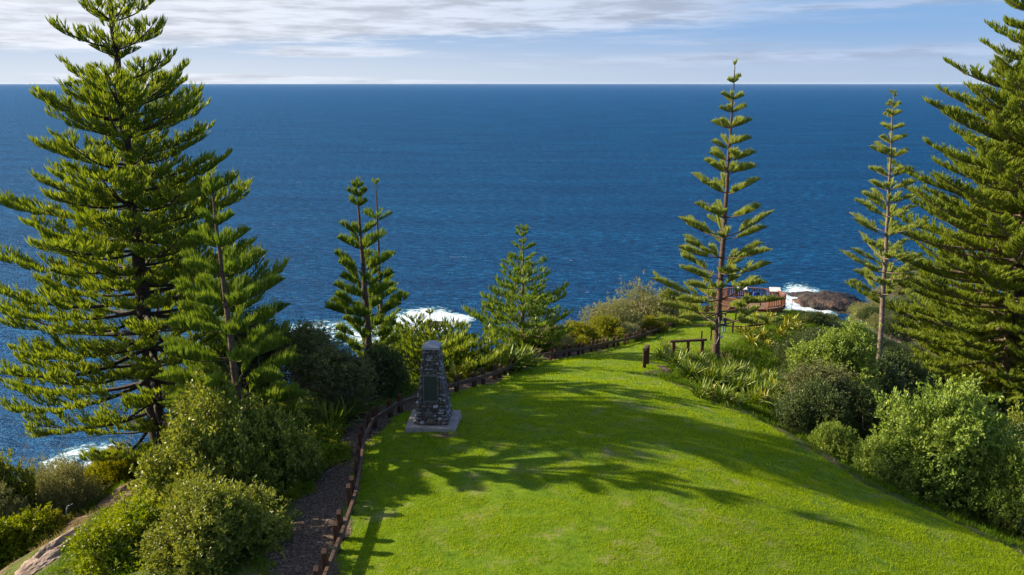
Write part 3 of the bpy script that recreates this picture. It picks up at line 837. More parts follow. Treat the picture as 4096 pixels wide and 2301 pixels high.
# the slender pine between the lookout and the right-hand pine
b = at(3505, 1600)
rows = [(240, 10), (266, 22), (291, 28), (328, 33), (359, 42), (395, 52), (446, 54), (480, 64), (511, 72), (545, 82), (590, 104), (632, 60), (658, 112), (684, 118), (712, 100), (742, 80)]
H, wh = whorls_of(b, rows, 229, 0.30, 0.24, 0.0, 0.55)
pine('pine_tree', 'slender tapering pine with a bare lichened lower trunk left of the largest right pine', b, H, wh, 'young',
     (M['bark_lichen'], M['needle_grey']), 27, r0=0.25, lmax=0.54, rad=0.018, n_br=5, lean=(-1.6, 0), cord_step=0.02)
# the large pines at the right edge
b = at(4000, 1640)
rows = [(-300, 8), (-265, 22), (-230, 34), (-195, 44), (-160, 54), (-125, 62), (-85, 70), (-45, 78), (-5, 84), (35, 92), (75, 102), (115, 115), (155, 128), (195, 150), (240, 205), (282, 205), (318, 240), (350, 220), (388, 235), (425, 250), (462, 265), (500, 285), (540, 300),
        (580, 310), (620, 335), (662, 345), (700, 360), (742, 372), (785, 360), (825, 350), (865, 340), (900, 335), (935, 320), (968, 290), (998, 240)]
H, wh = whorls_of(b, rows, -325, 0.34, 0.0, 0.0, 0.12)
wh = [(f, r_ * (1.12 if f > 0.66 else 1.06), s * 0.85, b_) for f, r_, s, b_ in wh]
wh = wh + [(f - 0.013, r_ * 0.8, s, b_) for f, r_, s, b_ in wh if 0.05 < f < 0.66]
pine('pine_tree', 'largest sunlit pine filling the right edge of the view', b, H, wh, 'old',
     (M['bark_lichen'], M['needle_young']), 31, r0=0.46, lmax=0.55, rad=0.022, n_br=6, cord_step=0.024, skirt=0.0, lean=(-2.6, 0.2))
b2 = Vector((b.x + 6.5, b.y + 4, 0)); b2.z = zat(b2.x, b2.y)
pine('pine_tree', 'twin-topped companion pine close behind the largest right pine', b2, H * 1.02, [(f, r_ * 0.8, s, b_) for f, r_, s, b_ in wh[::2]], 'old',
     (M['bark_lichen'], M['needle_young']), 33, r0=0.36, lmax=0.52, rad=0.03, n_br=5, lean=(-4.0, 0))
#@@NEXT
# ------------------------------------------------------------------ shrubs
def shrub_mesh(seed, leaf_mat_, n_cl=2600, per=11, leaf=0.085, width=0.034, lobes=15, stems=16, spiky=0.5, flat=1.0, loose=0.0, filled=0.35, tall=1.0):
    """foliage and stems of a shrub about 1 m in radius, 1.3 m high"""
    rng = np.random.RandomState(seed)
    cen = []; rad = []
    for i in range(lobes):
        a = rng.uniform(0, 2 * PI); r = rng.uniform(0.1, 0.80) if i else 0
        h = rng.uniform(0.40, 1.02) if i else 0.75
        cen.append((r * math.cos(a), r * math.sin(a), h * (1.05 - 0.45 * r))); rad.append(rng.uniform(0.17, 0.40) * (1.1 - 0.3 * r))
    for i in range(5):
        a = 2 * PI * i / 5 + rng.uniform(-0.4, 0.4); cen.append((0.6 * math.cos(a), 0.6 * math.sin(a), 0.30)); rad.append(rng.uniform(0.28, 0.40))
    cen = np.array(cen); rad = np.array(rad)
    if tall > 1: cen[:, 2] = cen[:, 2] * tall + (tall - 1) * 0.12 * np.sign(cen[:, 2] - 0.35)
    which = rng.choice(len(cen), n_cl, p=rad ** 2 / (rad ** 2).sum())
    d = norm(rng.normal(size=(n_cl, 3)) + np.array([0, 0, 0.35]))
    rr = np.where(rng.rand(n_cl) < filled, rng.uniform(0.3, 0.9, n_cl), rng.uniform(0.86, 1.06 + loose, n_cl))
    rr = np.where(rng.rand(n_cl) < 0.12, rr * rng.uniform(1.1, 1.65, n_cl), rr)
    sh = 1 + 0.22 * np.sin(d[:, 0] * 7 + which) * np.cos(d[:, 1] * 6 + d[:, 2] * 5 + which * 2)
    P = cen[which] + d * (rad[which] * rr * sh)[:, None]
    P[:, 2] *= flat
    ok = P[:, 2] > 0.02
    P, d = P[ok], d[ok]; n = len(P)
    ax = norm(d * 0.7 + np.array([0, 0, 0.7]) + rng.normal(0, 0.35, (n, 3)))
    P = np.repeat(P, per, 0); ax = np.repeat(ax, per, 0); m = len(P)
    t = rng.uniform(0, 1, m)[:, None]
    P = P + ax * (t * leaf * (1.0 + spiky * 1.6)) + rng.normal(0, leaf * 0.28, (m, 3))
    D = norm(ax * (0.4 + spiky) + rng.normal(0, 0.75, (m, 3)))
    V, F = leaves(P, D, leaf * rng.uniform(0.65, 1.2, m), width * rng.uniform(0.7, 1.2, m), rng)
    fm = np_mesh('foliage', V, F, leaf_mat_); fm['tall'] = tall
    mb = MB()
    for i in range(stems):
        c = cen[i % len(cen)] * np.array([1, 1, flat]); j = rng.normal(0, 0.16, 3)
        e = c + j; b0 = np.array([rng.normal(0, 0.06), rng.normal(0, 0.06), -0.05])
        md = (b0 + e) / 2 + rng.normal(0, 0.07, 3); md[2] = max(md[2], 0.05)
        q = (e + md) / 2 + rng.normal(0, 0.04, 3)
        mb.tube([b0, md, q, e], [0.026, 0.018, 0.012, 0.006], 5, cap=False)
        for k in range(4):
            e2 = q + rng.normal(0, 0.2, 3) + np.array([0, 0, 0.1])
            mb.tube([md if k % 2 else q, e2], [0.008, 0.003], 3, cap=False)
    sm = bpy.data.meshes.new('stems'); sm.from_pydata(mb.v, [], mb.f); sm.materials.append(M['twig']); sm.update()
    return fm, sm


SHRUB = {  # foliage and stems shared by the copies of one kind
    'olive': [shrub_mesh(101, M['leaf_olive'], 3400, 12, 0.062, 0.030), shrub_mesh(102, M['leaf_olive'], 3200, 12, 0.060, 0.030, lobes=17)],
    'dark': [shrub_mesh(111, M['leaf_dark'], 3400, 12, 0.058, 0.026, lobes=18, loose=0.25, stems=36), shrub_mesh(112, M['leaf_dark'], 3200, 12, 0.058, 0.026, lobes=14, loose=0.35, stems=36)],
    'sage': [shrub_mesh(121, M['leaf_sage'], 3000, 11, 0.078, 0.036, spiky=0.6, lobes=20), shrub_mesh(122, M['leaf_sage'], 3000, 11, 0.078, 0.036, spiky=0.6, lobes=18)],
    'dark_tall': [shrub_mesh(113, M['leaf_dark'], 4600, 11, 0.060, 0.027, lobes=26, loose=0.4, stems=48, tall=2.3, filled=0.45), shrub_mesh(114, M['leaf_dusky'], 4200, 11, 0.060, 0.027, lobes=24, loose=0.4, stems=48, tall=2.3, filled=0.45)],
    'sage_tall': [shrub_mesh(123, M['leaf_sage'], 4200, 11, 0.062, 0.030, lobes=22, stems=34, tall=2.0), shrub_mesh(124, M['leaf_sage'], 4400, 11, 0.066, 0.031, lobes=24, stems=30, tall=1.4)],
    'yellow': [shrub_mesh(131, M['leaf_yellow'], 2600, 11, 0.055, 0.026, flat=0.8)],
    'grey': [shrub_mesh(141, M['leaf_grey'], 2600, 11, 0.045, 0.018, loose=0.2, stems=40)],
    'bright': [shrub_mesh(151, M['leaf_bright'], 3000, 12, 0.055, 0.030, flat=0.75)],
}
_rs = random.Random(5)


def shrub(kind, label, x, y, rx, h, cat='shrub', group=None, sink=0.15, v=None, dz=0.0):
    vs = SHRUB[kind]; fm, sm = vs[_rs.randrange(len(vs)) if v is None else v % len(vs)]
    z = zat(x, y) - sink + dz
    root = empty('shrub' if cat == 'shrub' else 'small_tree', (x, y, z), label, cat, group, rz=_rs.uniform(0, 6.28))
    root.scale = (rx, rx * _rs.uniform(0.9, 1.1), h / (1.25 * fm['tall']))
    f = link('foliage', fm, root); link('stems', sm, root)
    return root


def P(px, py, dx=0, dy=0):
    p = at(px, py); return p.x + dx, p.y + dy


# left foreground thicket
shrub('olive', 'large round olive-green shrub, the biggest in the lower left foreground', -10.4, 25.6, 2.8, 4.3)
shrub('olive', 'olive shrub below the biggest foreground shrub, at the bottom edge beside the mulch', -8.9, 21.3, 2.0, 2.6)
shrub('bright', 'bright yellow-green shrub at the bottom edge left of the mulch strip', -11.6, 22.0, 2.0, 2.2)
shrub('bright', 'light green low shrub under the trunk of the young left pine', -12.2, 25.2, 1.6, 2.2)
shrub('yellow', 'yellow-green shrub on the bare slope below the tallest pine', -14.8, 32.6, 1.5, 1.5)
shrub('yellow', 'golden shrub at the foot of the tallest left pine', -18.0, 38.0, 2.3, 1.7)
shrub('bright', 'leafy green shrub right of the young left pine by the mulch', -8.0, 28.3, 1.3, 1.3)
shrub('bright', 'small lime-green shrub beside the fence posts on the mulch', -7.5, 25.2, 0.7, 0.7)
shrub('bright', 'ferny green shrub spilling over the mulch below the dark thicket', -7.0, 27.6, 1.0, 0.9)
shrub('olive', 'olive shrub leaning over the mulch beside the nearest fence bend', -7.9, 26.6, 1.2, 1.6)
shrub('bright', 'small weedy green clump on the mulch near the bottom edge', -7.3, 22.2, 0.55, 0.5)
# far lower-left slope
shrub('olive', 'brownish olive shrub at the far left edge above the sea', -22.9, 31.2, 2.3, 4.6)
shrub('bright', 'bright green shrub in the extreme lower left corner', -20.4, 27.6, 2.4, 3.0)
shrub('yellow', 'yellowish shrub in the lower left corner beside the bare earth', -19.2, 28.8, 1.4, 1.5)
for i, (x, y, r, h, lab) in enumerate([
        (-21.8, 34.2, 2.0, 3.3, 'wispy grey shrub against the sea at the lower left'),
        (-20.0, 32.6, 1.7, 2.8, 'low grey twiggy shrub just left of the bare earth slope'),
        (-20.6, 37.0, 2.0, 3.0, 'grey-green shrub with the breaking waves behind it'),
        (-21.8, 29.8, 1.8, 3.2, 'grey twiggy shrub between the corner shrub and the far left olive shrub')]):
    shrub('grey', lab, x, y, r, h, group='grey shrubs on the lower left slope')
shrub('yellow', 'yellow-green shrub behind the bare slope among the grey shrubs', -19.4, 35.4, 1.6, 2.8)
# dark thicket between the young pine and the monument
shrub('dark_tall', 'tall dark shrub tree against the sea right of the young left pine', -12.2, 35.6, 2.0, 6.0, 'small tree', v=0)
shrub('dark_tall', 'tall dark shrub tree in front of the slender pine near the foam', -9.6, 35.5, 1.9, 5.0, 'small tree', v=1)
shrub('dark_tall', 'dark shrub at the bend of the fence left of the monument', -7.7, 33.6, 1.9, 3.6, v=1)
shrub('dark', 'dark shrub directly behind the monument beside the fence', -6.6, 37.2, 1.5, 2.5)
shrub('olive', 'dusky olive shrub under the dark thicket near the fence corner', -9.4, 31.4, 1.6, 2.3)
shrub('olive', 'shaded olive shrub right of the trunk of the young left pine', -11.8, 30.5, 1.8, 2.6)
shrub('bright', 'green undershrub in front of the dark thicket left of the monument', -8.0, 30.4, 1.2, 1.1)
shrub('bright', 'low green shrub right behind the fence next to the monument', -3.9, 39.3, 1.1, 0.8)
# beyond the far fence
shrub('yellow', 'brightest yellow shrub behind the middle of the far fence', 5.2, 59.5, 2.2, 2.4)
shrub('yellow', 'yellow-green shrub behind the far fence left of the tall grey shrub', 8.2, 66.0, 2.2, 2.8)
shrub('grey', 'low olive-grey shrub left of the brightest yellow shrub behind the fence', 2.9, 56.8, 2.0, 2.3)
shrub('olive', 'dark olive shrub under the small ragged pine behind the fence', 1.3, 53.2, 1.8, 1.6)
shrub('grey', 'tall grey-green shrub against the sea behind the far fence', 9.3, 70.5, 3.0, 3.6)
shrub('grey', 'tallest grey-green shrub behind the far fence left of the tiered pine', 13.0, 76.5, 3.8, 4.8)
shrub('olive', 'green shrub behind the far fence partly covered by the tiered pine', 17.0, 80.5, 2.4, 3.6)
shrub('yellow', 'low yellow shrub where the far fence nears the tiered pine', 13.0, 71.0, 1.6, 2.0)
shrub('grey', 'low grey shrub hugging the outer side of the far fence', 10.0, 66.0, 1.5, 1.5)
# right-hand side
shrub('sage_tall', 'round pale-topped small tree left of the slender lichened pine', 20.3, 47.2, 2.7, z_at(Vector((20.3, 47.2, 0)), 775) - zat(20.3, 47.2), 'small tree', v=0)
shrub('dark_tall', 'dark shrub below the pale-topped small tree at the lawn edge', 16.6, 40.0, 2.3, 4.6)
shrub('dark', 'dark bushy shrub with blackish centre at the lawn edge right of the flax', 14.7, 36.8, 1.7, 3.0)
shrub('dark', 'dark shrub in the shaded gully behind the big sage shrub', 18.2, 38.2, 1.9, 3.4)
shrub('sage_tall', 'biggest pale green shrub in front of the largest right pine', 19.0, 31.8, 2.7, z_at(Vector((19, 31.8, 0)), 955) - zat(19, 31.8) + 0.3, v=1)
shrub('sage', 'pale green shrub at the lawn edge left of the biggest pale shrub', 16.3, 31.4, 1.5, 2.2, v=1)
shrub('sage', 'small blue-green shrub between the dark shrub and the pale shrub at the lawn edge', 14.9, 33.8, 0.95, 1.7, v=0)
shrub('sage', 'pale green shrub on the right of the biggest pale shrub', 20.9, 29.2, 1.9, 3.0, v=1)
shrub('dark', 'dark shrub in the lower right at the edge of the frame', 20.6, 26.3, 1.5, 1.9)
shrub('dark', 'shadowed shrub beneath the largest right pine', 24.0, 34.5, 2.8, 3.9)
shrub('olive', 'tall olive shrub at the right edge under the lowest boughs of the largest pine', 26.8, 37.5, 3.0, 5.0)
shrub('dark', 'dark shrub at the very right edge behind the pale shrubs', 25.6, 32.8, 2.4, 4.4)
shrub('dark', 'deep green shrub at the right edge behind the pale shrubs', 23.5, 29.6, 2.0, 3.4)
shrub('olive', 'shrub filling the gully between the two right-hand pines', 22.0, 41.0, 2.2, 2.8)
shrub('yellow', 'small yellow-topped shrub glimpsed in the gully', 22.0, 47.5, 2.0, 2.6)
for i, (x, y, r, h, lab) in enumerate([
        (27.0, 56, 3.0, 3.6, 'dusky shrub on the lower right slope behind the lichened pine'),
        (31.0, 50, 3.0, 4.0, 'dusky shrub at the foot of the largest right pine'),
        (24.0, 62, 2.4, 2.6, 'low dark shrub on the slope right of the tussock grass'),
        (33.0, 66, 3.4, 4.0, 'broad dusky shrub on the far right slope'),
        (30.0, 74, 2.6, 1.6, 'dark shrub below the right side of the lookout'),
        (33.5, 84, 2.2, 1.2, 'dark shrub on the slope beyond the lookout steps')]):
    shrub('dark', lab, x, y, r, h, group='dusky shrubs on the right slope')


# ------------------------------------------------------------------ flax clumps
def flax_mesh(seed, mat, n=62, L=1.15, w=0.075, spread=1.35):
    rng = np.random.RandomState(seed)
    V = []; F = []
    for i in range(n):
        a = rng.uniform(0, 2 * PI); tilt = rng.uniform(0.1, 1.0) * spread; l = L * rng.uniform(0.6, 1.1)
        d = np.array([math.cos(a) * tilt, math.sin(a) * tilt, 1.0]); d /= np.linalg.norm(d)
        s = np.array([-math.sin(a), math.cos(a), 0]); b = np.array([rng.normal(0, 0.12), rng.normal(0, 0.12), 0])
        droop = rng.uniform(0.1, 0.75) * tilt; k = len(V); W = w * rng.uniform(0.7, 1.2)
        tw = rng.uniform(-0.6, 0.6)
        for j in range(6):
            t = j / 5; p = b + d * l * t + np.array([math.cos(a), math.sin(a), 0]) * droop * l * t * t * 0.45 - np.array([0, 0, 1]) * droop * l * t ** 3 * 0.5
            ww = W * (0.55 + 0.9 * t * (1.15 - t) * 1.6) * (1 if j < 5 else 0.08)
            sd = s * math.cos(tw * t) + np.array([0, 0, 1]) * math.sin(tw * t)
            up = np.array([0, 0, ww * 0.25])
            V += [p - sd * ww / 2 + up, p, p + sd * ww / 2 + up]
        for j in range(5):
            q = k + j * 3
            F += [(q, q + 1, q + 4, q + 3), (q + 1, q + 2, q + 5, q + 4)]
    me = np_mesh('flax', np.array(V), np.array(F), mat)
    return me


FLAX = {'green': [flax_mesh(201, M['flax_green']), flax_mesh(202, M['flax_green'], 80, 1.25)],
        'yellow': [flax_mesh(203, M['flax_yellow'], 46, 1.1, 0.085), flax_mesh(204, M['flax_yellow'], 42, 1.0, 0.085)]}


def flax(kind, label, x, y, s, group):
    o = link('flax_plant', FLAX[kind][_rs.randrange(2)])
    o.location = (x, y, zat(x, y) - 0.03); o.scale = (s, s, s * _rs.uniform(0.85, 1.1)); o.rotation_euler = (0, 0, _rs.uniform(0, 6.28))
    tag(o, label, 'flax plant', group)


g1 = 'flax plants along the right edge of the lawn'


def FLAXLAB(px):
    return ('flax plant in the bed between the two-post handrail and the tiered pine' if px < 2840 else
            'flax plant in the bed at and just right of the tiered pine trunk' if px < 3000 else 'flax plant at the right-hand end of the bed, next to the dark shrubs')


# a copy of one description for plants that nothing tells apart
for px, py, s in [(2640, 1440, 1.0), (2690, 1470, 1.1), (2730, 1440, 1.0), (2745, 1510, 1.25), (2800, 1480, 1.0), (2810, 1545, 1.25), (2860, 1520, 1.1), (2905, 1500, 1.0), (2925, 1575, 1.2), (2985, 1560, 1.15),
                  (2990, 1610, 1.0), (3040, 1600, 1.15), (3090, 1640, 1.0), (3070, 1560, 1.0), (3120, 1600, 1.0), (2960, 1520, 0.9), (3020, 1530, 0.95), (2780, 1590, 0.8), (2870, 1605, 0.85), (3130, 1655, 0.8),
                  (2650, 1400, 0.8), (3170, 1640, 0.7)]:
    x, y = P(px, py, 0.25, 0.1)
    flax('green', FLAXLAB(px), x, y, s * (0.95 if px < 2760 else 1.1), g1)
    x, y = x + _rs.uniform(0.5, 1.1), y + _rs.uniform(0.2, 1.4); flax('green' if _rs.random() < 0.6 else 'yellow', FLAXLAB(px), x, y, s * (0.8 if px < 2760 else 1.05), g1)
g2 = 'yellow flax on the grassy slope'
for px, py, s in [(3060, 1300, 1.2), (3085, 1285, 1.2), (3030, 1320, 1.0), (3160, 1300, 1.2), (3185, 1315, 1.1), (3140, 1320, 1.1), (3050, 1365, 1.1), (3070, 1390, 0.9), (2990, 1345, 1.0), (3020, 1290, 1.2), (3200, 1340, 0.9), (3005, 1380, 0.9),
                  (3120, 1345, 0.9), (3220, 1290, 0.8), (2960, 1330, 0.9)]:
    x, y = P(px, py); flax('yellow', 'yellow-leaved flax plant high on the tussock slope below the lookout' if py < 1330 else 'yellow-leaved flax plant low on the tussock slope, above the long flax bed', x, y, s * 1.15, g2)
g3 = 'flax plants behind the fence'
for x, y, s, lab in [(-0.3, 43.4, 1.5, 'tallest flax plant behind the fence right of the monument'), (0.3, 44.2, 1.5, 'tall flax plant behind the fence, just right of the tallest one'), (1.1, 45.6, 1.2, 'flax plant behind the fence, second from the right in the clump past the monument'), (-1.1, 43.0, 1.2, 'flax plant behind the fence at the left end of the clump past the monument'), (0.9, 47.4, 1.1, 'flax plant farthest along the fence in the clump past the monument')]:
    flax('green', lab, x, y, s, g3)
for x, y, s, lab in [(-2.7, 40.6, 1.2, 'larger pale spiky flax behind the fence beside the right side of the monument'), (-3.2, 40.2, 1.0, 'smaller pale spiky flax nearest the right side of the monument')]:
    flax('yellow', lab, x, y, s, g3)
for x, y, s in [(-7.6, 31.2, 1.1), (-8.4, 31.9, 1.3), (-7.2, 32.4, 1.0), (-8.9, 30.2, 1.1), (-7.3, 30.0, 0.8)]:
    flax('green', 'shaded flax plant at the fence corner left of the monument', x, y, s, g3)
for px, py, s in [(3370, 1600, 0.8), (3440, 1640, 0.8), (3880, 1960, 0.7)]:
    x, y = P(px, py); flax('green', 'dark flax plant in the shaded gully on the right', x, y, s, 'flax in the gully')


# ------------------------------------------------------------------ grasses
def in_view(x, y, z, m=60):
    c, s = math.cos(PITCH), math.sin(PITCH); dz = z - CAMZ
    d = y * c - dz * s; v = y * s + dz * c
    px = 2048 + FPX * x / d; py = 1150.5 - FPX * v / d
    return (d > 1) & (px > -m) & (px < 4096 + m) & (py < 2301 + m)


def lawn_grass():
    rng = np.random.RandomState(71)
    parts = []
    for y0, y1, dens, L, w in ((17, 27, 1300, 0.065, 0.016), (27, 36, 750, 0.07, 0.021), (36, 50, 320, 0.075, 0.03), (50, 84, 120, 0.08, 0.045)):
        n = int((y1 - y0) * 32 * dens)
        y = rng.uniform(y0, y1, n); x = rng.uniform(-7, 27, n)
        l, mu, sc = zones(x, y)
        d = hash_noise(x, y, 0.55, 31) + hash_noise(x, y, 1.9, 32) * 0.8
        keep = (l > 0.45) & (rng.rand(n) < np.clip(0.95 - d * 2.0, 0.15, 1) * (1 - 0.8 * dryness(x, y)))
        x, y = x[keep], y[keep]; z = land(x, y); k = in_view(x, y, z); x, y, z = x[k], y[k], z[k]; n = len(x)
        Pp = np.stack([x, y, z - 0.004], 1)
        tuft = 1 + 0.5 * hash_noise(x, y, 2.6, 33) + 0.6 * hash_noise(x, y, 0.9, 34)
        D = np.stack([rng.normal(0, 0.35, n), rng.normal(0, 0.35, n), np.ones(n)], 1)
        V, F = blades(Pp, D, L * rng.uniform(0.5, 1.3, n) * tuft, w * rng.uniform(0.6, 1.2, n), rng.normal(0, 0.22, (n, 3)), rng)
        parts.append((V, F))
    V, F = merge(parts)
    o = link('lawn_grass', np_mesh('lawn_grass', V, F, M['lawn_blade']))
    tag(o, 'short bright green mown grass covering the lawn', 'grass', kind='stuff')


lawn_grass()


def rough_grass(name, label, mat, regions, seed):
    rng = np.random.RandomState(seed); parts = []
    for (x0, x1, y0, y1, dens, L, w, thr) in regions:
        n = int((x1 - x0) * (y1 - y0) * dens)
        # tufts
        x = rng.uniform(x0, x1, n); y = rng.uniform(y0, y1, n)
        l, mu, sc = zones(x, y)
        nn = hash_noise(x, y, 0.45, seed + 1) + 0.6 * hash_noise(x, y, 1.4, seed + 2)
        keep = (l < 0.25) & (mu < 0.55) & (sc < 0.5 + 0.5 * (name == 'dry_grass') * (nn > 0.25)) & (nn > thr)
        x, y = x[keep], y[keep]
        per = 14
        x = np.repeat(x, per); y = np.repeat(y, per); n = len(x)
        x = x + rng.normal(0, 0.10, n); y = y + rng.normal(0, 0.10, n)
        z = land(x, y); k = in_view(x, y, z); x, y, z = x[k], y[k], z[k]; n = len(x)
        Pp = np.stack([x, y, z - 0.02], 1)
        D = np.stack([rng.normal(0, 0.35, n), rng.normal(0, 0.35, n), np.ones(n)], 1)
        V, F = blades(Pp, D, L * rng.uniform(0.5, 1.2, n), w, rng.normal(0, 0.3, (n, 3)) - np.array([0, 0, 0.12]), rng, 2)
        parts.append((V, F))
    V, F = merge(parts)
    o = link(name, np_mesh(name, V, F, mat))
    tag(o, label, 'grass', kind='stuff')


rough_grass('tussock_grass', 'long rough grass and weeds on the slopes outside the lawn', M['rough_grass'], [
    (8, 34, 38, 92, 9, 0.42, 0.03, -0.35), (10, 30, 22, 38, 9, 0.30, 0.022, -0.3), (-18, -5, 17, 40, 16, 0.26, 0.02, -0.15), (-25, -15, 22, 44, 10, 0.32, 0.028, -0.1),
    (-8, 20, 38, 86, 8, 0.40, 0.035, -0.2)], 81)
rough_grass('dry_grass', 'straw-coloured dry grass among the slope vegetation', M['dry_grass'], [
    (-20, -12, 22, 40, 12, 0.28, 0.018, 0.05), (4, 17, 55, 80, 8, 0.55, 0.03, 0.0), (12, 30, 40, 75, 3, 0.5, 0.025, 0.15), (-9, -5.5, 18, 32, 2.0, 0.18, 0.015, 0.1)], 85)


def straws():
    """dead stalks standing out of the flax beds"""
    rng = np.random.RandomState(91); mb = MB()
    for i in range(110):
        px, py = rng.uniform(2640, 3300), 0
        py = np.interp(px, [2640, 2900, 3100, 3300], [1420, 1500, 1560, 1560]) + rng.uniform(-60, 40)
        p = at(px, py); h = rng.uniform(0.7, 1.6); a = rng.normal(0, 0.25, 2)
        mb.tube([(p.x, p.y, p.z), (p.x + a[0] * h * .5, p.y + a[1] * h * .5, p.z + h * 0.6), (p.x + a[0] * h * 1.2, p.y + a[1] * h * 1.2, p.z + h)], [0.012, 0.009, 0.005], 3, cap=False)
    o = mb.build('dead_stalks', M['twig']); tag(o, 'dry brown stalks sticking up out of the flax bed', 'stalks', kind='stuff')


straws()

def litter():
    rng = np.random.RandomState(95)
    n = 60000; x = rng.uniform(-9, 20, n); y = rng.uniform(17, 50, n); l, mu, sc = zones(x, y)
    k = (mu > 0.5) & (l < 0.5); x, y = x[k], y[k]; n = len(x)
    Pp = np.stack([x, y, land(x, y) + rng.uniform(0.005, 0.03, n)], 1); a = rng.uniform(0, 2 * PI, n)
    D = np.stack([np.cos(a), np.sin(a), rng.normal(0, 0.3, n)], 1)
    V, F = leaves(Pp, D, rng.uniform(0.04, 0.13, n), rng.uniform(0.015, 0.045, n), rng)
    o = link('leaf_litter', np_mesh('leaf_litter', V, F, M['litter'])); tag(o, 'dry fallen leaves and bark chips on the mulch strips', 'leaf litter', kind='stuff')


# thin sea air over the whole place, the sky wholly outside it
m_h, nd_h, lk_h = nodes_of('haze')
o_h = N(nd_h, 'ShaderNodeOutputMaterial'); v_h = N(nd_h, 'ShaderNodeVolumePrincipled')
v_h.inputs['Color'].default_value = (0.70, 0.84, 1.0, 1); v_h.inputs['Density'].default_value = 0.000004
lk_h.new(v_h.outputs[0], o_h.inputs['Volume'])
mbh = MB(); mbh.box((0, 0, 53), (150000, 150000, 118)); hz = mbh.build('haze', m_h)
tag(hz, 'thin pale sea haze over the far water', 'haze', kind='stuff')

M['litter'] = leaf_mat('litter', [(0.0, (0.05, 0.035, 0.025)), (0.4, (0.16, 0.11, 0.075)), (0.75, (0.32, 0.24, 0.18)), (1.0, (0.52, 0.45, 0.36))], 0.05, gloss=0.1)
litter()

# driftwood-like fallen limb on the bare slope, and pale rocks
def rock(name, label, cat, x, y, size, mat, seed, group=None, z=None, nz=0.35):
    rng = np.random.RandomState(seed)
    import bmesh
    bm = bmesh.new(); bmesh.ops.create_icosphere(bm, subdivisions=5, radius=1.0)
    co = np.array([v.co[:] for v in bm.verts])
    f = 1 + nz * (hash_noise(co[:, 0] * 1 + co[:, 2], co[:, 1] + co[:, 2] * 0.6, 1.6, seed) * 1.3 + hash_noise(co[:, 0] + co[:, 2] * 1.3, co[:, 1] - co[:, 2], 4.5, seed + 1) * 0.5 + hash_noise(co[:, 0] - co[:, 2], co[:, 1] + co[:, 2] * 2, 11, seed + 2) * 0.22)
    co = co * f[:, None] * np.array(size)
    for v, c in zip(bm.verts, co): v.co = c
    me = bpy.data.meshes.new(name); bm.to_mesh(me); bm.free(); me.materials.append(mat)
    me.polygons.foreach_set('use_smooth', [True] * len(me.polygons))
    o = link(name, me); o.location = (x, y, zat(x, y) if z is None else z); o.rotation_euler = (0, 0, rng.uniform(-0.4, 0.4))
    tag(o, label, cat, group)
    return o


for (px, py, s, sd, lab) in ((285, 2035, (0.75, 0.35, 0.28), 1, 'pale pinkish rock slab on the upper part of the bare slope'), (240, 2190, (1.0, 0.42, 0.30), 2, 'larger pale rock slab low on the bare slope in the lower left'), (160, 2265, (0.9, 0.5, 0.22), 4, 'flat brownish rock at the bottom edge of the bare slope')):
    p = at(px, py); o = rock('rock', lab, 'rock', p.x, p.y, s, M['pale_rock'], sd, 'rocks on the bare slope', z=p.z - 0.05, nz=0.6); o.rotation_euler = (0, -0.35, 0.9)
p = at(270, 2080)
mb = MB(); mb.tube([(0, 0, -0.1), (0.02, 0, 0.35), (0.1, 0.1, 0.7), (0.45, 0.2, 0.85)], [0.06, 0.05, 0.045, 0.02], 6)
o = mb.build('dead_branch', M['metal_grey'], loc=(p.x - 0.2, p.y + 0.3, p.z)); o.scale = (0.6, 0.6, 0.6); tag(o, 'bent bleached dead branch standing on the bare slope', 'branch')

# ------------------------------------------------------------------ sea rocks and foam
def foam(name, label, cx, cy, rx, ry, rot, seed, core=0.6):
    n = 40; xs = np.linspace(-1, 1, n); X, Y = np.meshgrid(xs, xs)
    r = np.sqrt(X ** 2 + Y ** 2); c = np.clip((1 - r) * 2.2, 0, 1.0) * (0.5 + core) - 0.02
    c[(r > 0.97)] = -2
    x = X * rx; y = Y * ry; xx = cx + x * math.cos(rot) - y * math.sin(rot); yy = cy + x * math.sin(rot) + y * math.cos(rot)
    zz = 0.25 + 0.35 * np.clip(c, 0, 1) + hash_noise(xx, yy, 0.3, seed) * 0.7 * np.clip(c, 0, 1)
    V = np.stack([xx.ravel(), yy.ravel(), zz.ravel()], 1)
    i = np.arange(n - 1)[None] + np.arange(n - 1)[:, None] * n
    F = np.stack([i.ravel(), i.ravel() + 1, i.ravel() + 1 + n, i.ravel() + n], 1)
    me = np_mesh(name, V, F, M['foam'], smooth=True)
    a = me.attributes.new('cover', 'FLOAT', 'POINT'); a.data.foreach_set('value', c.ravel().astype(np.float32))
    tag(link(name, me), label, 'foam', kind='stuff')


q = at(1700, 1290, 0); foam('foam', 'white surf breaking over the rock left of centre', q.x, q.y, 17, 24, 0.1, 1, 0.75)
q = at(1790, 1268, 0); foam('foam', 'wave crest curling over the rock left of centre', q.x, q.y - 3, 14, 9, -0.25, 2, 1.0)
q = at(1290, 1330, 0); foam('foam', 'turquoise churned water seen through the dark thicket', q.x, q.y, 20, 18, 0, 3, 0.15)
q = at(1500, 1345, 0); foam('foam', 'broken foam inshore of the surf', q.x, q.y, 18, 16, 0, 7, 0.35)
q = at(3215, 1215, 0); foam('foam', 'white surf round the rocks right of the lookout', q.x + 1, q.y, 13, 40, -0.25, 4, 0.7)
q = at(3330, 1192, 0); foam('foam', 'surf line behind the dark rocks on the right', q.x, q.y, 10, 16, 0.2, 5, 0.3)
q = at(340, 1850, 0); foam('foam', 'surf at the foot of the cliff on the lower left', q.x, q.y, 12, 12, -0.3, 6, 0.35)
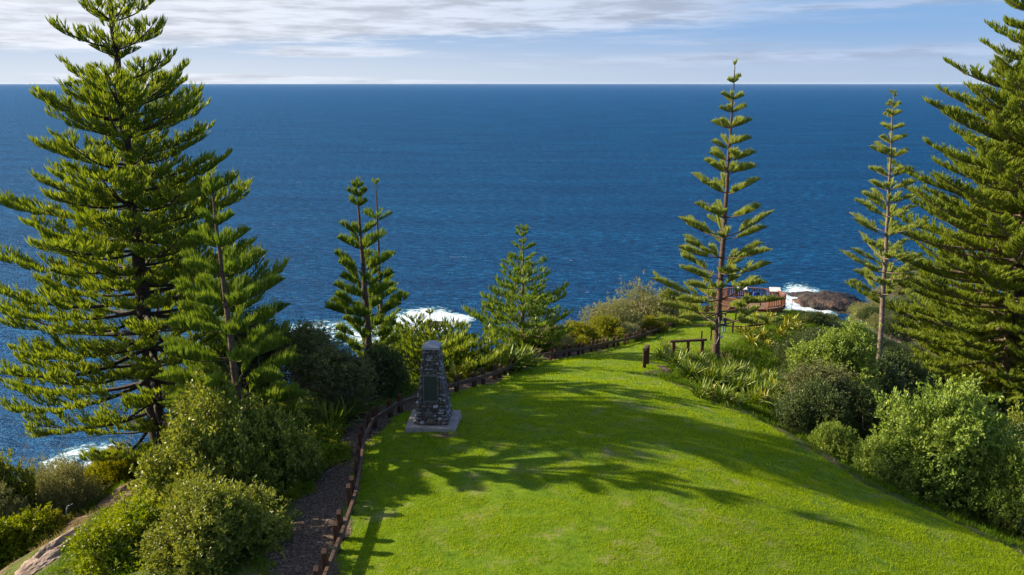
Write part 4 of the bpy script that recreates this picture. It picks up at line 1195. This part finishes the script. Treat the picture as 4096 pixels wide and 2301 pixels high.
q = at(200, 1990, 0); foam('foam', 'white wash under the cliff near the left edge', q.x, q.y, 9, 9, 0.5, 9, 0.02)
q = at(1745, 1305, 0); rock('sea_rock', 'dark wave-washed rock in the surf left of centre', 'rock', q.x, q.y, (6.0, 5.0, 2.2), M['sea_rock'], 11, z=-0.3)
q = at(1640, 1330, 0); rock('sea_rock', 'small low rock in the foam behind the wide pine', 'rock', q.x, q.y, (3, 3, 1.1), M['sea_rock'], 12, z=-0.3)
q = at(3300, 1222, 0); rock('sea_rock', 'large dark domed rock in the surf right of the lookout', 'rock', q.x + 3, q.y, (17, 13, 6.0), M['sea_rock'], 13, z=-1.6, nz=0.38)
q = at(3212, 1186, 0); rock('sea_rock', 'brown wave-swept ledge beyond the large domed rock', 'rock', q.x, q.y, (7, 9, 2.0), M['sea_rock'], 14, z=-0.6)

# rocky shore and headland below, on the right
def headland(name, label, cx, cy, rx, ry, h, seed, mat):
    n = 90; xs = np.linspace(-1.4, 1.4, n); X, Y = np.meshgrid(xs, xs); r = np.sqrt(X ** 2 + Y ** 2)
    z = h * np.clip(1.25 - r ** 1.7 * 1.25 + hash_noise(X, Y, 2.2, seed) * 0.35 + hash_noise(X, Y, 6, seed + 1) * 0.15, -0.2, 1.2)
    z = z + hash_noise(X * rx, Y * ry, 0.25, seed + 2) * 1.6 - 1.5
    zz = lambda x, y: z[int(round(((y - cy) / ry + 1.4) / 2.8 * (n - 1))), int(round(((x - cx) / rx + 1.4) / 2.8 * (n - 1)))]
    V = np.stack([(cx + X * rx).ravel(), (cy + Y * ry).ravel(), z.ravel()], 1)
    i = np.arange(n - 1)[None] + np.arange(n - 1)[:, None] * n
    F = np.stack([i.ravel(), i.ravel() + 1, i.ravel() + 1 + n, i.ravel() + n], 1)
    tag(link(name, np_mesh(name, V, F, mat, smooth=True)), label, name, kind='structure')
    return zz


M['headland'] = surf_mat('headland', [(0.3, (0.014, 0.022, 0.008)), (0.5, (0.032, 0.042, 0.015)), (0.68, (0.09, 0.07, 0.05))], 0.12, bump=1.0, bscale=0.6, dist=0.8)
HZ = headland('headland', 'scrubby rocky headland below the cliff on the right', 101, 190, 22, 40, 37, 41, M['headland'])
hr = random.Random(17)
spots = []
while len(spots) < 64:
    x, y = 101 + hr.uniform(-21, 12), 190 + hr.uniform(-40, 14)
    if HZ(x, y) > 9 and all((x - a) ** 2 + (y - b_) ** 2 > 9 for a, b_ in spots): spots.append((x, y))
for i, (x, y) in enumerate(spots):
    kd = hr.choice(['grey', 'dark', 'grey'])
    o = shrub(kd, 'grey-leaved wind-clipped shrub on the headland behind the lichened pine' if kd == 'grey' else 'dark green wind-clipped shrub on the headland behind the lichened pine', x, y, hr.uniform(2.6, 4.2), hr.uniform(2.6, 4.2), group='shrubs on the far headland')
    o.location.z = HZ(x, y) - 0.5

# ------------------------------------------------------------------ timber fence round the edge of the lawn
def fence_pt(y): return Vector((float(np.interp(y, YLk, XLk)), y, 0))


def walk(pts, step):
    """points every `step` metres along a polyline in plan"""
    pts = [Vector((p[0], p[1], 0)) for p in pts]; out = [pts[0].copy()]; i = 0; cur = pts[0].copy(); rem = step
    while i < len(pts) - 1:
        d = (pts[i + 1] - cur).length
        if d < rem: rem -= d; cur = pts[i + 1].copy(); i += 1
        else:
            cur = cur + (pts[i + 1] - cur).normalized() * rem; out.append(cur.copy()); rem = step
    return out


def post_mb(p, ang, h, w, t, rng, tip=0.10):
    """a post with a pitched top"""
    mb = MB(); Mz = Matrix.Rotation(ang, 4, 'Z') @ Matrix.Rotation(rng.gauss(0, 0.02), 4, 'X') @ Matrix.Rotation(rng.gauss(0, 0.02), 4, 'Y')
    x, y = w / 2, t / 2
    vs = [(-x, -y, -0.25), (x, -y, -0.25), (x, y, -0.25), (-x, y, -0.25), (-x, -y, h - tip), (x, -y, h - tip), (x, y, h - tip), (-x, y, h - tip), (0, -y * 0.9, h), (0, y * 0.9, h)]
    vs = [Mz @ Vector(v) + p for v in vs]
    mb.add(vs, [(3, 2, 1, 0), (0, 1, 5, 8, 4), (2, 3, 7, 9, 6), (1, 2, 6, 5), (3, 0, 4, 7), (4, 8, 9, 7), (8, 5, 6, 9)])
    return mb


def build_fence():
    rng = random.Random(9)
    line = [fence_pt(y) for y in [16.5, 18, 20, 23, 27, 28.6, 29.5, 30.6, 32, 33.5, 36.9, 39.2, 43, 47, 52, 56, 61, 68, 76, 82, 87]]
    line = [Vector((p.x - 0.12, p.y, 0)) for p in line]
    root = empty('timber_fence', Vector((line[0].x, line[0].y, zat(line[0].x, line[0].y))), 'long low timber fence with pointed posts along the left edge of the lawn', 'fence')
    org = root.location.copy()
    nodes = walk(line, 2.35)
    z0 = lambda p: Vector((p.x, p.y, zat(p.x, p.y)))
    for i in range(len(nodes) - 1):
        a, b = nodes[i], nodes[i + 1]; d = (b - a).normalized(); ang = math.atan2(d.y, d.x)
        side = Vector((d.y, -d.x, 0))                          # towards the lawn
        A = z0(a) - org + side * 0.11 + Vector((0, 0, 0.47)) + d * 0.012; B = z0(b) - org + side * 0.11 + Vector((0, 0, 0.47)) - d * 0.012
        mb = MB(); mb.beam(A, B, 0.10, 0.20); mb.build('rail', M['wood_rail'], root, bevel=0.008)
        for t in (0.17, 0.83):
            p = z0(a.lerp(b, t + rng.uniform(-0.03, 0.03))) - org
            post_mb(p, ang, (1.04 if p.y + org.y < 31 else 0.9) + rng.uniform(-0.04, 0.04), 0.24, 0.14, rng).build('post', M['wood_post'], root, bevel=0.006)


build_fence()


def rail_set(label, pts, h, w=0.2, beam=(0.22, 0.16), over=0.25, cap=True, group=None):
    p0 = Vector(pts[0]); root = empty('handrail', p0, label, 'handrail', group); rng = random.Random(3)
    P3 = [Vector(p) - p0 for p in pts]
    for p in P3:
        mb = MB(); mb.box(p + Vector((0, 0, h / 2 - 0.1)), (w, w, h + 0.2)); mb.build('post', M['wood_post'], root, bevel=0.006)
    if cap and len(P3) > 1:
        d = (P3[-1] - P3[0]).normalized()
        mb = MB(); mb.beam(P3[0] - d * over + Vector((0, 0, h + beam[1] / 2 + 0.003)), P3[-1] + d * over + Vector((0, 0, h + beam[1] / 2 + 0.003)), beam[0], beam[1]); mb.build('rail', M['wood_rail'], root, bevel=0.008)
    return root


a1 = at(2577, 1472); a2 = Vector((a1.x + 0.45, a1.y + 1.6, 0)); a2.z = zat(a2.x, a2.y)
rail_set('short timber handrail of two posts at the near end of the flax bed', [a1, a2], 1.12)
pa = at(2693, 1412); pc = Vector((pa.x + 2.2, pa.y + 0.35, 0)); pb_ = pa.lerp(pc, 0.5)
pts = [Vector((q_.x, q_.y, zat(q_.x, q_.y))) for q_ in (pa, pb_, pc)]
zt = min(q_.z for q_ in pts)
rail_set('timber handrail of three posts with a level beam behind the flax bed', [Vector((q_.x, q_.y, zt)) for q_ in pts], 1.15, over=0.3)
for (px, py, lab) in ((2805, 1372, 'single timber post left of the tiered pine'), (2843, 1362, 'single timber post touching the tiered pine on its left')):
    p = at(px, py); rail_set(lab, [p], 1.05, w=0.11, group='single posts by the path')
p1 = at(2908, 1330); p1 = Vector((p1.x + 0.5, p1.y, 0)); p1.z = zat(p1.x, p1.y)
rail_set('single dark timber post beside the person in jeans', [p1], 1.1, w=0.14, group='single posts by the path')
p2 = at(2942, 1284); p3 = at(2970, 1278)
p2b = Vector((p2.x - 1.6, p2.y - 0.4, 0)); p2b.z = zat(p2b.x, p2b.y)
rail_set('timber handrail along the path between the person and the lookout', [p2b, p2, p3], 0.95, w=0.12)
for (px, py, lab) in ((2992, 1252, 'post of the path edge just before the lookout steps'), (3040, 1240, 'post of the path edge right of the lookout steps'), (3058, 1235, 'rightmost timber post before the lookout')):
    p = at(px, py); rail_set(lab, [p], 0.8, w=0.13, group='posts before the lookout')

# ------------------------------------------------------------------ the stone monument
def build_monument():
    p = at(1735, 1700); base = Vector((p.x, p.y, zat(p.x, p.y - 0.3)))
    rz = R(-3)
    root = empty('stone_monument', base, 'tapered cobblestone monument with plaque and pale capstone on a concrete slab', 'monument', rz=rz)
    rng = random.Random(12)
    H0 = 0.24                                                        # slab
    mb = MB(); mb.box((0, 0, 0.02), (2.15, 2.0, 0.44), taper=0.04); mb.build('slab', M['concrete'], root, bevel=0.03)
    H = 3.12; wb, wt = 0.70, 0.31                                     # half widths (front)
    def hw(z): return wb + (wt - wb) * (z / H) ** 0.92
    mb = MB()
    n = 10
    vs = []; fs = []
    for i in range(n + 1):
        z = H * i / n; w = hw(z) - 0.05
        vs += [(-w, -w, H0 + z), (w, -w, H0 + z), (w, w, H0 + z), (-w, w, H0 + z)]
    for i in range(n):
        for k in range(4):
            k2 = (k + 1) % 4; fs.append((i * 4 + k, i * 4 + k2, i * 4 + 4 + k2, i * 4 + 4 + k))
    fs.append((n * 4, n * 4 + 1, n * 4 + 2, n * 4 + 3)); mb.add(vs, fs)
    core = mb.build('core', M['mortar'], root)
    # courses of cobbles, each a rounded stone bedded in the mortar
    import bmesh
    bm = bmesh.new(); bmesh.ops.create_icosphere(bm, subdivisions=2, radius=1.0)
    sv = np.array([v.co[:] for v in bm.verts]); sf = np.array([[v.index for v in f.verts] for f in bm.faces]); bm.free()
    sv = np.sign(sv) * np.abs(sv) ** 0.75
    V = []; F = []; off = 0
    nr = np.random.RandomState(4)
    z = 0.02
    while z < H - 0.03:
        big = 1.0 - 0.45 * z / H
        ch = nr.uniform(0.085, 0.13) * (0.72 + 0.55 * big * (z < 0.9))
        if z + ch > H: ch = H - z
        w = hw(z + ch / 2)
        for side in range(4):
            x = -w - 0.01
            while x < w:
                l = nr.uniform(0.11, 0.25) * (0.75 + 0.4 * big)
                if x + l > w: l = max(w + 0.02 - x, 0.06)
                zc = H0 + z + ch / 2; xc = x + l / 2
                skip = side == 0 and 0.98 < z + ch / 2 < 2.08 and abs(xc) < 0.31
                if not skip:
                    s = np.array([l / 2 * nr.uniform(0.88, 1.0), nr.uniform(0.05, 0.085), ch / 2 * nr.uniform(0.82, 0.98)])
                    q = sv * s * (1 + nr.normal(0, 0.07, (len(sv), 1)))
                    a = nr.normal(0, 0.08); ca, sa = math.cos(a), math.sin(a)
                    q = np.stack([q[:, 0] * ca - q[:, 2] * sa, q[:, 1], q[:, 0] * sa + q[:, 2] * ca], 1)
                    q = q + np.array([xc, -(w - 0.035), zc])
                    th = side * PI / 2; c, s_ = math.cos(th), math.sin(th)
                    q = np.stack([q[:, 0] * c - q[:, 1] * s_, q[:, 0] * s_ + q[:, 1] * c, q[:, 2]], 1)
                    V.append(q); F.append(sf + off); off += len(q)
                x += l
        z += ch
    # one large round boulder in the lowest course of the front
    for (bx, bz, sx, sz) in ((-0.10, 0.42, 0.22, 0.19), (-0.02, 0.16, 0.17, 0.15)):
        q = sv * np.array([sx, 0.12, sz]) + np.array([bx, -(hw(bz) - 0.02), H0 + bz]); V.append(q); F.append(sf + off); off += len(q)
    st = link('cobbles', np_mesh('cobbles', np.concatenate(V), np.concatenate(F), M['stone'], smooth=True), root)
    w = hw(H)
    mb = MB(); mb.box((0, 0, H0 + H + 0.055), (2 * w + 0.09, 2 * w + 0.09, 0.11))
    mb.add([(-w - .03, -w - .03, H0 + H + .108), (w + .03, -w - .03, H0 + H + .108), (w + .03, w + .03, H0 + H + .108), (-w - .03, w + .03, H0 + H + .108), (-.10, -.10, H0 + H + .28), (.10, -.10, H0 + H + .28), (.10, .10, H0 + H + .28), (-.10, .10, H0 + H + .28)],
           [(0, 1, 5, 4), (1, 2, 6, 5), (2, 3, 7, 6), (3, 0, 4, 7), (4, 5, 6, 7)])
    mb.build('capstone', M['cap_stone'], root, bevel=0.02)
    # plaque, tilted with the face of the pillar
    tilt = Matrix.Rotation(-math.atan((hw(1.0) - hw(2.1)) / 1.1), 4, 'X'); zc = 1.53; yc = -(hw(zc) - 0.015)
    mb = MB(); mb.box((0, yc, H0 + zc), (0.50, 0.07, 0.98), M=tilt); pl = mb.build('plaque', M['bronze'], root, bevel=0.006)
    mb = MB()
    for dx, dz, sx, sz in ((-0.29, 0, 0.07, 1.14), (0.29, 0, 0.07, 1.14), (0, 0.535, 0.506, 0.07), (0, -0.535, 0.506, 0.07)):
        c = tilt @ Vector((dx, -0.012, dz)); mb.box((c.x, yc + c.y, H0 + zc + c.z), (sx, 0.11, sz), M=tilt)
    mb.build('plaque_surround', M['bronze_edge'], root, bevel=0.008)


build_monument()

# ------------------------------------------------------------------ lookout platform
def build_lookout():
    c = Vector((27.4, 89.0, 0)); zf = zat(25.6, 86.2) + 0.15
    c.z = zf
    root = empty('lookout_platform', c, 'red-brown timber lookout platform with slatted balustrade at the end of the path', 'lookout')
    Rr = 4.2; n = 10
    a0 = R(-62)                                                   # opening faces the path, towards the camera and left
    # angles measured from +x; the opening lies around -115 deg
    angs = [R(-70) + R(310) * i / n for i in range(n + 1)]
    pts = [Vector((Rr * 1.0 * math.cos(a), Rr * 0.66 * math.sin(a), 0)) for a in angs]
    k = len(pts)
    vs = [(p.x, p.y, 0.0) for p in pts] + [(p.x, p.y, -0.16) for p in pts]
    mb = MB(); mb.add(vs, [tuple(range(k)), tuple(range(2 * k - 1, k - 1, -1))] + [(i, i + k, (i + 1) % k + k, (i + 1) % k) for i in range(k)])
    mb.build('deck', M['deck_floor'], root)
    # fascia and supports
    mb = MB()
    for i in range(n): mb.beam(pts[i] * 1.01 + Vector((0, 0, -0.32)), pts[i + 1] * 1.01 + Vector((0, 0, -0.32)), 0.06, 0.30)
    mb.build('fascia', M['deck_wood'], root)
    for i in range(0, n + 1):
        mb = MB(); p = pts[i] * 0.9; g = zat(c.x + p.x, c.y + p.y) - zf
        mb.box((p.x, p.y, (g - 0.47) / 2 - 0.25), (0.2, 0.2, abs(g - 0.47) + 0.6)); mb.build('support', M['wood_post'], root)
    for i in range(n + 1):
        mb = MB(); mb.box(pts[i] * 0.985 + Vector((0, 0, 0.56)), (0.13, 0.13, 1.12)); mb.build('post', M['deck_wood'], root)
    cnt = 0
    for i in range(n):
        a, b = pts[i] * 0.985, pts[i + 1] * 0.985
        mb = MB(); mb.beam(a + Vector((0, 0, 1.15)), b + Vector((0, 0, 1.15)), 0.22, 0.08); mb.build('top_rail', M['deck_wood'], root)
        mb = MB(); mb.beam(a + Vector((0, 0, 0.17)), b + Vector((0, 0, 0.17)), 0.06, 0.10); mb.build('bottom_rail', M['deck_wood'], root)
        L = (b - a).length; m = int(L / 0.27)
        for j in range(m):
            if cnt >= 98: break
            p = a.lerp(b, (j + 0.75) / (m + 0.5)); cnt += 1
            mb = MB(); mb.box(p + Vector((0, 0, 0.67)), (0.12, 0.05, 0.90), M=Matrix.Rotation(math.atan2((b - a).y, (b - a).x), 4, 'Z')); mb.build('baluster', M['deck_wood'], root)
    # low bench and ramp walls leading up from the path
    for sgn, p0 in ((1, pts[0]), (-1, pts[-1])):
        e = p0 + Vector((-0.9 if sgn > 0 else -1.6, -2.4, -0.35))
        mb = MB(); mb.beam(p0 + Vector((0, 0, 1.10)), e + Vector((0, 0, 0.95)), 0.16, 0.06)
        mb.beam(p0 + Vector((0, 0, 0.55)), e + Vector((0, 0, 0.40)), 0.045, 0.86); mb.build('ramp_side', M['deck_wood'], root)
    mb = MB(); mb.box(((pts[0] + pts[-1]) / 2 + Vector((-0.6, -1.1, -0.22))), (2.6, 2.4, 0.12)); mb.build('ramp', M['deck_floor'], root)
    # a bench against the seaward rail
    bench = empty('bench', c + Vector((0.9, 1.3, 0)), 'dark slatted bench on the lookout deck below the left white panel', 'bench')
    mb = MB(); mb.box((0, 0, 0.44), (1.7, 0.45, 0.06)); mb.build('seat', M['wood_rail'], bench)
    mb = MB(); mb.box((0, 0.24, 0.72), (1.7, 0.05, 0.36)); mb.build('backrest', M['wood_rail'], bench)
    for sx in (-0.75, 0.75):
        mb = MB(); mb.box((sx, 0, 0.205), (0.08, 0.4, 0.41)); mb.build('leg', M['wood_rail'], bench)
    # two white information boards on the rail, tilted towards the visitor
    for (x, y, lab) in ((-0.2, 2.35, 'left white information board on the lookout rail above the bench'), (3.45, 1.35, 'right white information board on the lookout rail, nearest the surf')):
        s = empty('information_board', c + Vector((x, y, 1.05)), lab, 'information board', 'white boards on the lookout', rz=R(-8))
        mb = MB(); mb.box((0, 0, 0.22), (1.25, 0.75, 0.035), M=Matrix.Rotation(R(30), 4, 'X')); mb.build('panel', M['white_panel'], s, bevel=0.01)
        mb = MB(); mb.box((0, 0, 0.155), (1.32, 0.82, 0.05), M=Matrix.Rotation(R(30), 4, 'X')); mb.build('frame', M['deck_wood'], s)
        for sx in (-0.5, 0.5):
            mb = MB(); mb.box((sx, 0.0, -0.45), (0.11, 0.11, 1.10)); mb.build('leg', M['deck_wood'], s)
    mb = MB(); mb.box((0, 0, 0.20), (0.42, 0.26, 0.36), taper=0.15); bag = mb.build('backpack', M['blue_cloth'], bevel=0.07, loc=c + Vector((0.95, 2.75, 0.86)))
    bag.location = c + Vector((1.1, 1.3, 0.472)); bag.scale = (1.2, 1.1, 1.3)
    tag(bag, 'bright blue bag resting on the lookout bench', 'bag')


build_lookout()

# thin pale marker posts near the lookout
for (px, py, h, lab) in ((3165, 1250, 1.35, 'thin pale metal pole at the corner of the lookout'), (3083, 1228, 0.55, 'short white marker peg in the grass before the lookout')):
    p = at(px, py); mb = MB(); mb.tube([(0, 0, -0.2), (0, 0, h * 0.5), (0.01, 0, h)], [0.035, 0.033, 0.03], 8); mb.tube([(0.01, 0, h), (0.01, 0, h + 0.05)], [0.04, 0.01], 8)
    o = mb.build('marker_pole', M['metal_grey'], loc=p); tag(o, lab, 'pole')
# wire cable sagging up the tiered pine, with the white tag on its far side
tp = PATH_PINE
mb = MB(); mb.tube([(tp.x - 0.02, tp.y - 0.26, tp.z + 3.2), (tp.x + 0.04, tp.y - 0.34, tp.z + 2.4), (tp.x + 0.06, tp.y - 0.36, tp.z + 1.6), (tp.x - 0.1, tp.y - 0.30, tp.z + 1.1)], 0.018, 6)
tag(mb.build('cable', M['metal_grey']), 'pale cable hanging down the trunk of the tiered pine', 'cable')
mb = MB(); mb.box((0, 0, 0), (0.22, 0.12, 0.30), M=Matrix.Rotation(0.5, 4, 'Y'), taper=0.25)
o = mb.build('plastic_bag', M['white_panel'], bevel=0.05, loc=(tp.x + 0.38, tp.y - 0.02, tp.z + 1.55)); tag(o, 'crumpled white plastic bag caught against the tiered pine trunk', 'bag')

# ------------------------------------------------------------------ the person by the post
def build_person():
    p = at(2897, 1332); z = zat(p.x, p.y)
    J = {  # name: (x, y, z, radius)
        'pelvis': (0, 0, 0.93, .135), 'waist': (0, 0.0, 1.08, .118), 'chest': (0, 0.01, 1.30, .142), 'shoul': (0, 0.01, 1.43, .10), 'neck': (0, 0.03, 1.52, .052), 'head0': (0, 0.05, 1.60, .082), 'head1': (0, 0.055, 1.70, .092), 'crown': (0, 0.05, 1.76, .055),
        'lhip': (-0.10, 0, 0.88, .098), 'lknee': (-0.125, 0.03, 0.50, .062), 'lank': (-0.13, -0.03, 0.10, .042), 'ltoe': (-0.14, 0.15, 0.04, .036), 'lheel': (-0.13, -0.05, 0.045, .036),
        'rhip': (0.10, 0, 0.88, .098), 'rknee': (0.12, 0.06, 0.50, .062), 'rank': (0.12, 0.05, 0.10, .042), 'rtoe': (0.14, 0.23, 0.04, .036), 'rheel': (0.12, 0.02, 0.045, .036),
        'lsh': (-0.18, 0.01, 1.41, .062), 'lel': (-0.24, 0.05, 1.14, .044), 'lwr': (-0.13, 0.26, 1.10, .030), 'lpalm': (-0.09, 0.33, 1.10, .032),
        'rsh': (0.18, 0.01, 1.41, .062), 'rel': (0.25, 0.04, 1.14, .044), 'rwr': (0.30, 0.24, 1.04, .030), 'rpalm': (0.31, 0.31, 1.04, .032)}
    E = [('pelvis', 'waist'), ('waist', 'chest'), ('chest', 'shoul'), ('shoul', 'neck'), ('neck', 'head0'), ('head0', 'head1'), ('head1', 'crown'), ('pelvis', 'lhip'), ('lhip', 'lknee'), ('lknee', 'lank'), ('lank', 'ltoe'), ('lank', 'lheel'),
         ('pelvis', 'rhip'), ('rhip', 'rknee'), ('rknee', 'rank'), ('rank', 'rtoe'), ('rank', 'rheel'), ('shoul', 'lsh'), ('lsh', 'lel'), ('lel', 'lwr'), ('lwr', 'lpalm'), ('shoul', 'rsh'), ('rsh', 'rel'), ('rel', 'rwr'), ('rwr', 'rpalm')]
    for sd, s in (('l', -1), ('r', 1)):
        px_, py_, pz_, _ = J[sd + 'palm']
        for i in range(4):
            J[f'{sd}f{i}a'] = (px_ + (i - 1.5) * 0.021, py_ + 0.045, pz_, .010); J[f'{sd}f{i}b'] = (px_ + (i - 1.5) * 0.022, py_ + 0.075 + (0.012 if i in (1, 2) else 0), pz_ - 0.03, .008)
            E += [(sd + 'palm', f'{sd}f{i}a'), (f'{sd}f{i}a', f'{sd}f{i}b')]
        J[sd + 'th'] = (px_ - s * 0.045, py_ + 0.03, pz_ - 0.01, .011); E.append((sd + 'palm', sd + 'th'))
    names = list(J); idx = {k: i for i, k in enumerate(names)}
    me = bpy.data.meshes.new('person'); me.from_pydata([J[k][:3] for k in names], [(idx[a], idx[b]) for a, b in E], []); me.update()
    o = link('person', me, loc=(p.x, p.y, z)); o.rotation_euler = (0, 0, R(20))
    md = o.modifiers.new('skin', 'SKIN'); sv = me.skin_vertices[0].data
    for i, k in enumerate(names): sv[i].radius = (J[k][3], J[k][3]); sv[i].use_root = (k == 'pelvis')
    md.use_smooth_shade = True
    s2 = o.modifiers.new('sub', 'SUBSURF'); s2.levels = 2; s2.render_levels = 2
    # one body, dressed by height: the material splits skin from cloth
    m, nd, lk = nodes_of('person'); out = N(nd, 'ShaderNodeOutputMaterial'); pr = N(nd, 'ShaderNodeBsdfPrincipled'); pr.inputs['Roughness'].default_value = 0.85
    tcn = N(nd, 'ShaderNodeTexCoord'); sp_ = N(nd, 'ShaderNodeSeparateXYZ'); lk.new(tcn.outputs['Object'], sp_.inputs[0])
    mr = N(nd, 'ShaderNodeMapRange'); mr.inputs[1].default_value = 0; mr.inputs[2].default_value = 2; lk.new(sp_.outputs[2], mr.inputs[0])
    r_ = nd.new('ShaderNodeValToRGB'); r_.color_ramp.interpolation = 'CONSTANT'; e = r_.color_ramp.elements
    e[0].position = 0; e[0].color = (0.03, 0.025, 0.022, 1); e[1].position = 0.042; e[1].color = (0.06, 0.13, 0.25, 1)
    q_ = e.new(0.485); q_.color = (0.03, 0.028, 0.035, 1); q_ = e.new(0.755); q_.color = (0.45, 0.26, 0.18, 1)
    lk.new(mr.outputs[0], r_.inputs[0]); lk.new(r_.outputs[0], pr.inputs['Base Color']); lk.new(pr.outputs[0], out.inputs[0])
    me.materials.append(m)
    mb = MB(); mb.tube([(0, 0.03, 1.665), (0, 0.035, 1.74), (0, 0.045, 1.80), (0, 0.05, 1.825)], [0.098, 0.112, 0.085, 0.03], 14)
    h = mb.build('hair', M['hair'], o, smooth=True)
    tag(o, 'person in blue jeans and dark top standing on the path behind the tiered pine', 'person')


build_person()
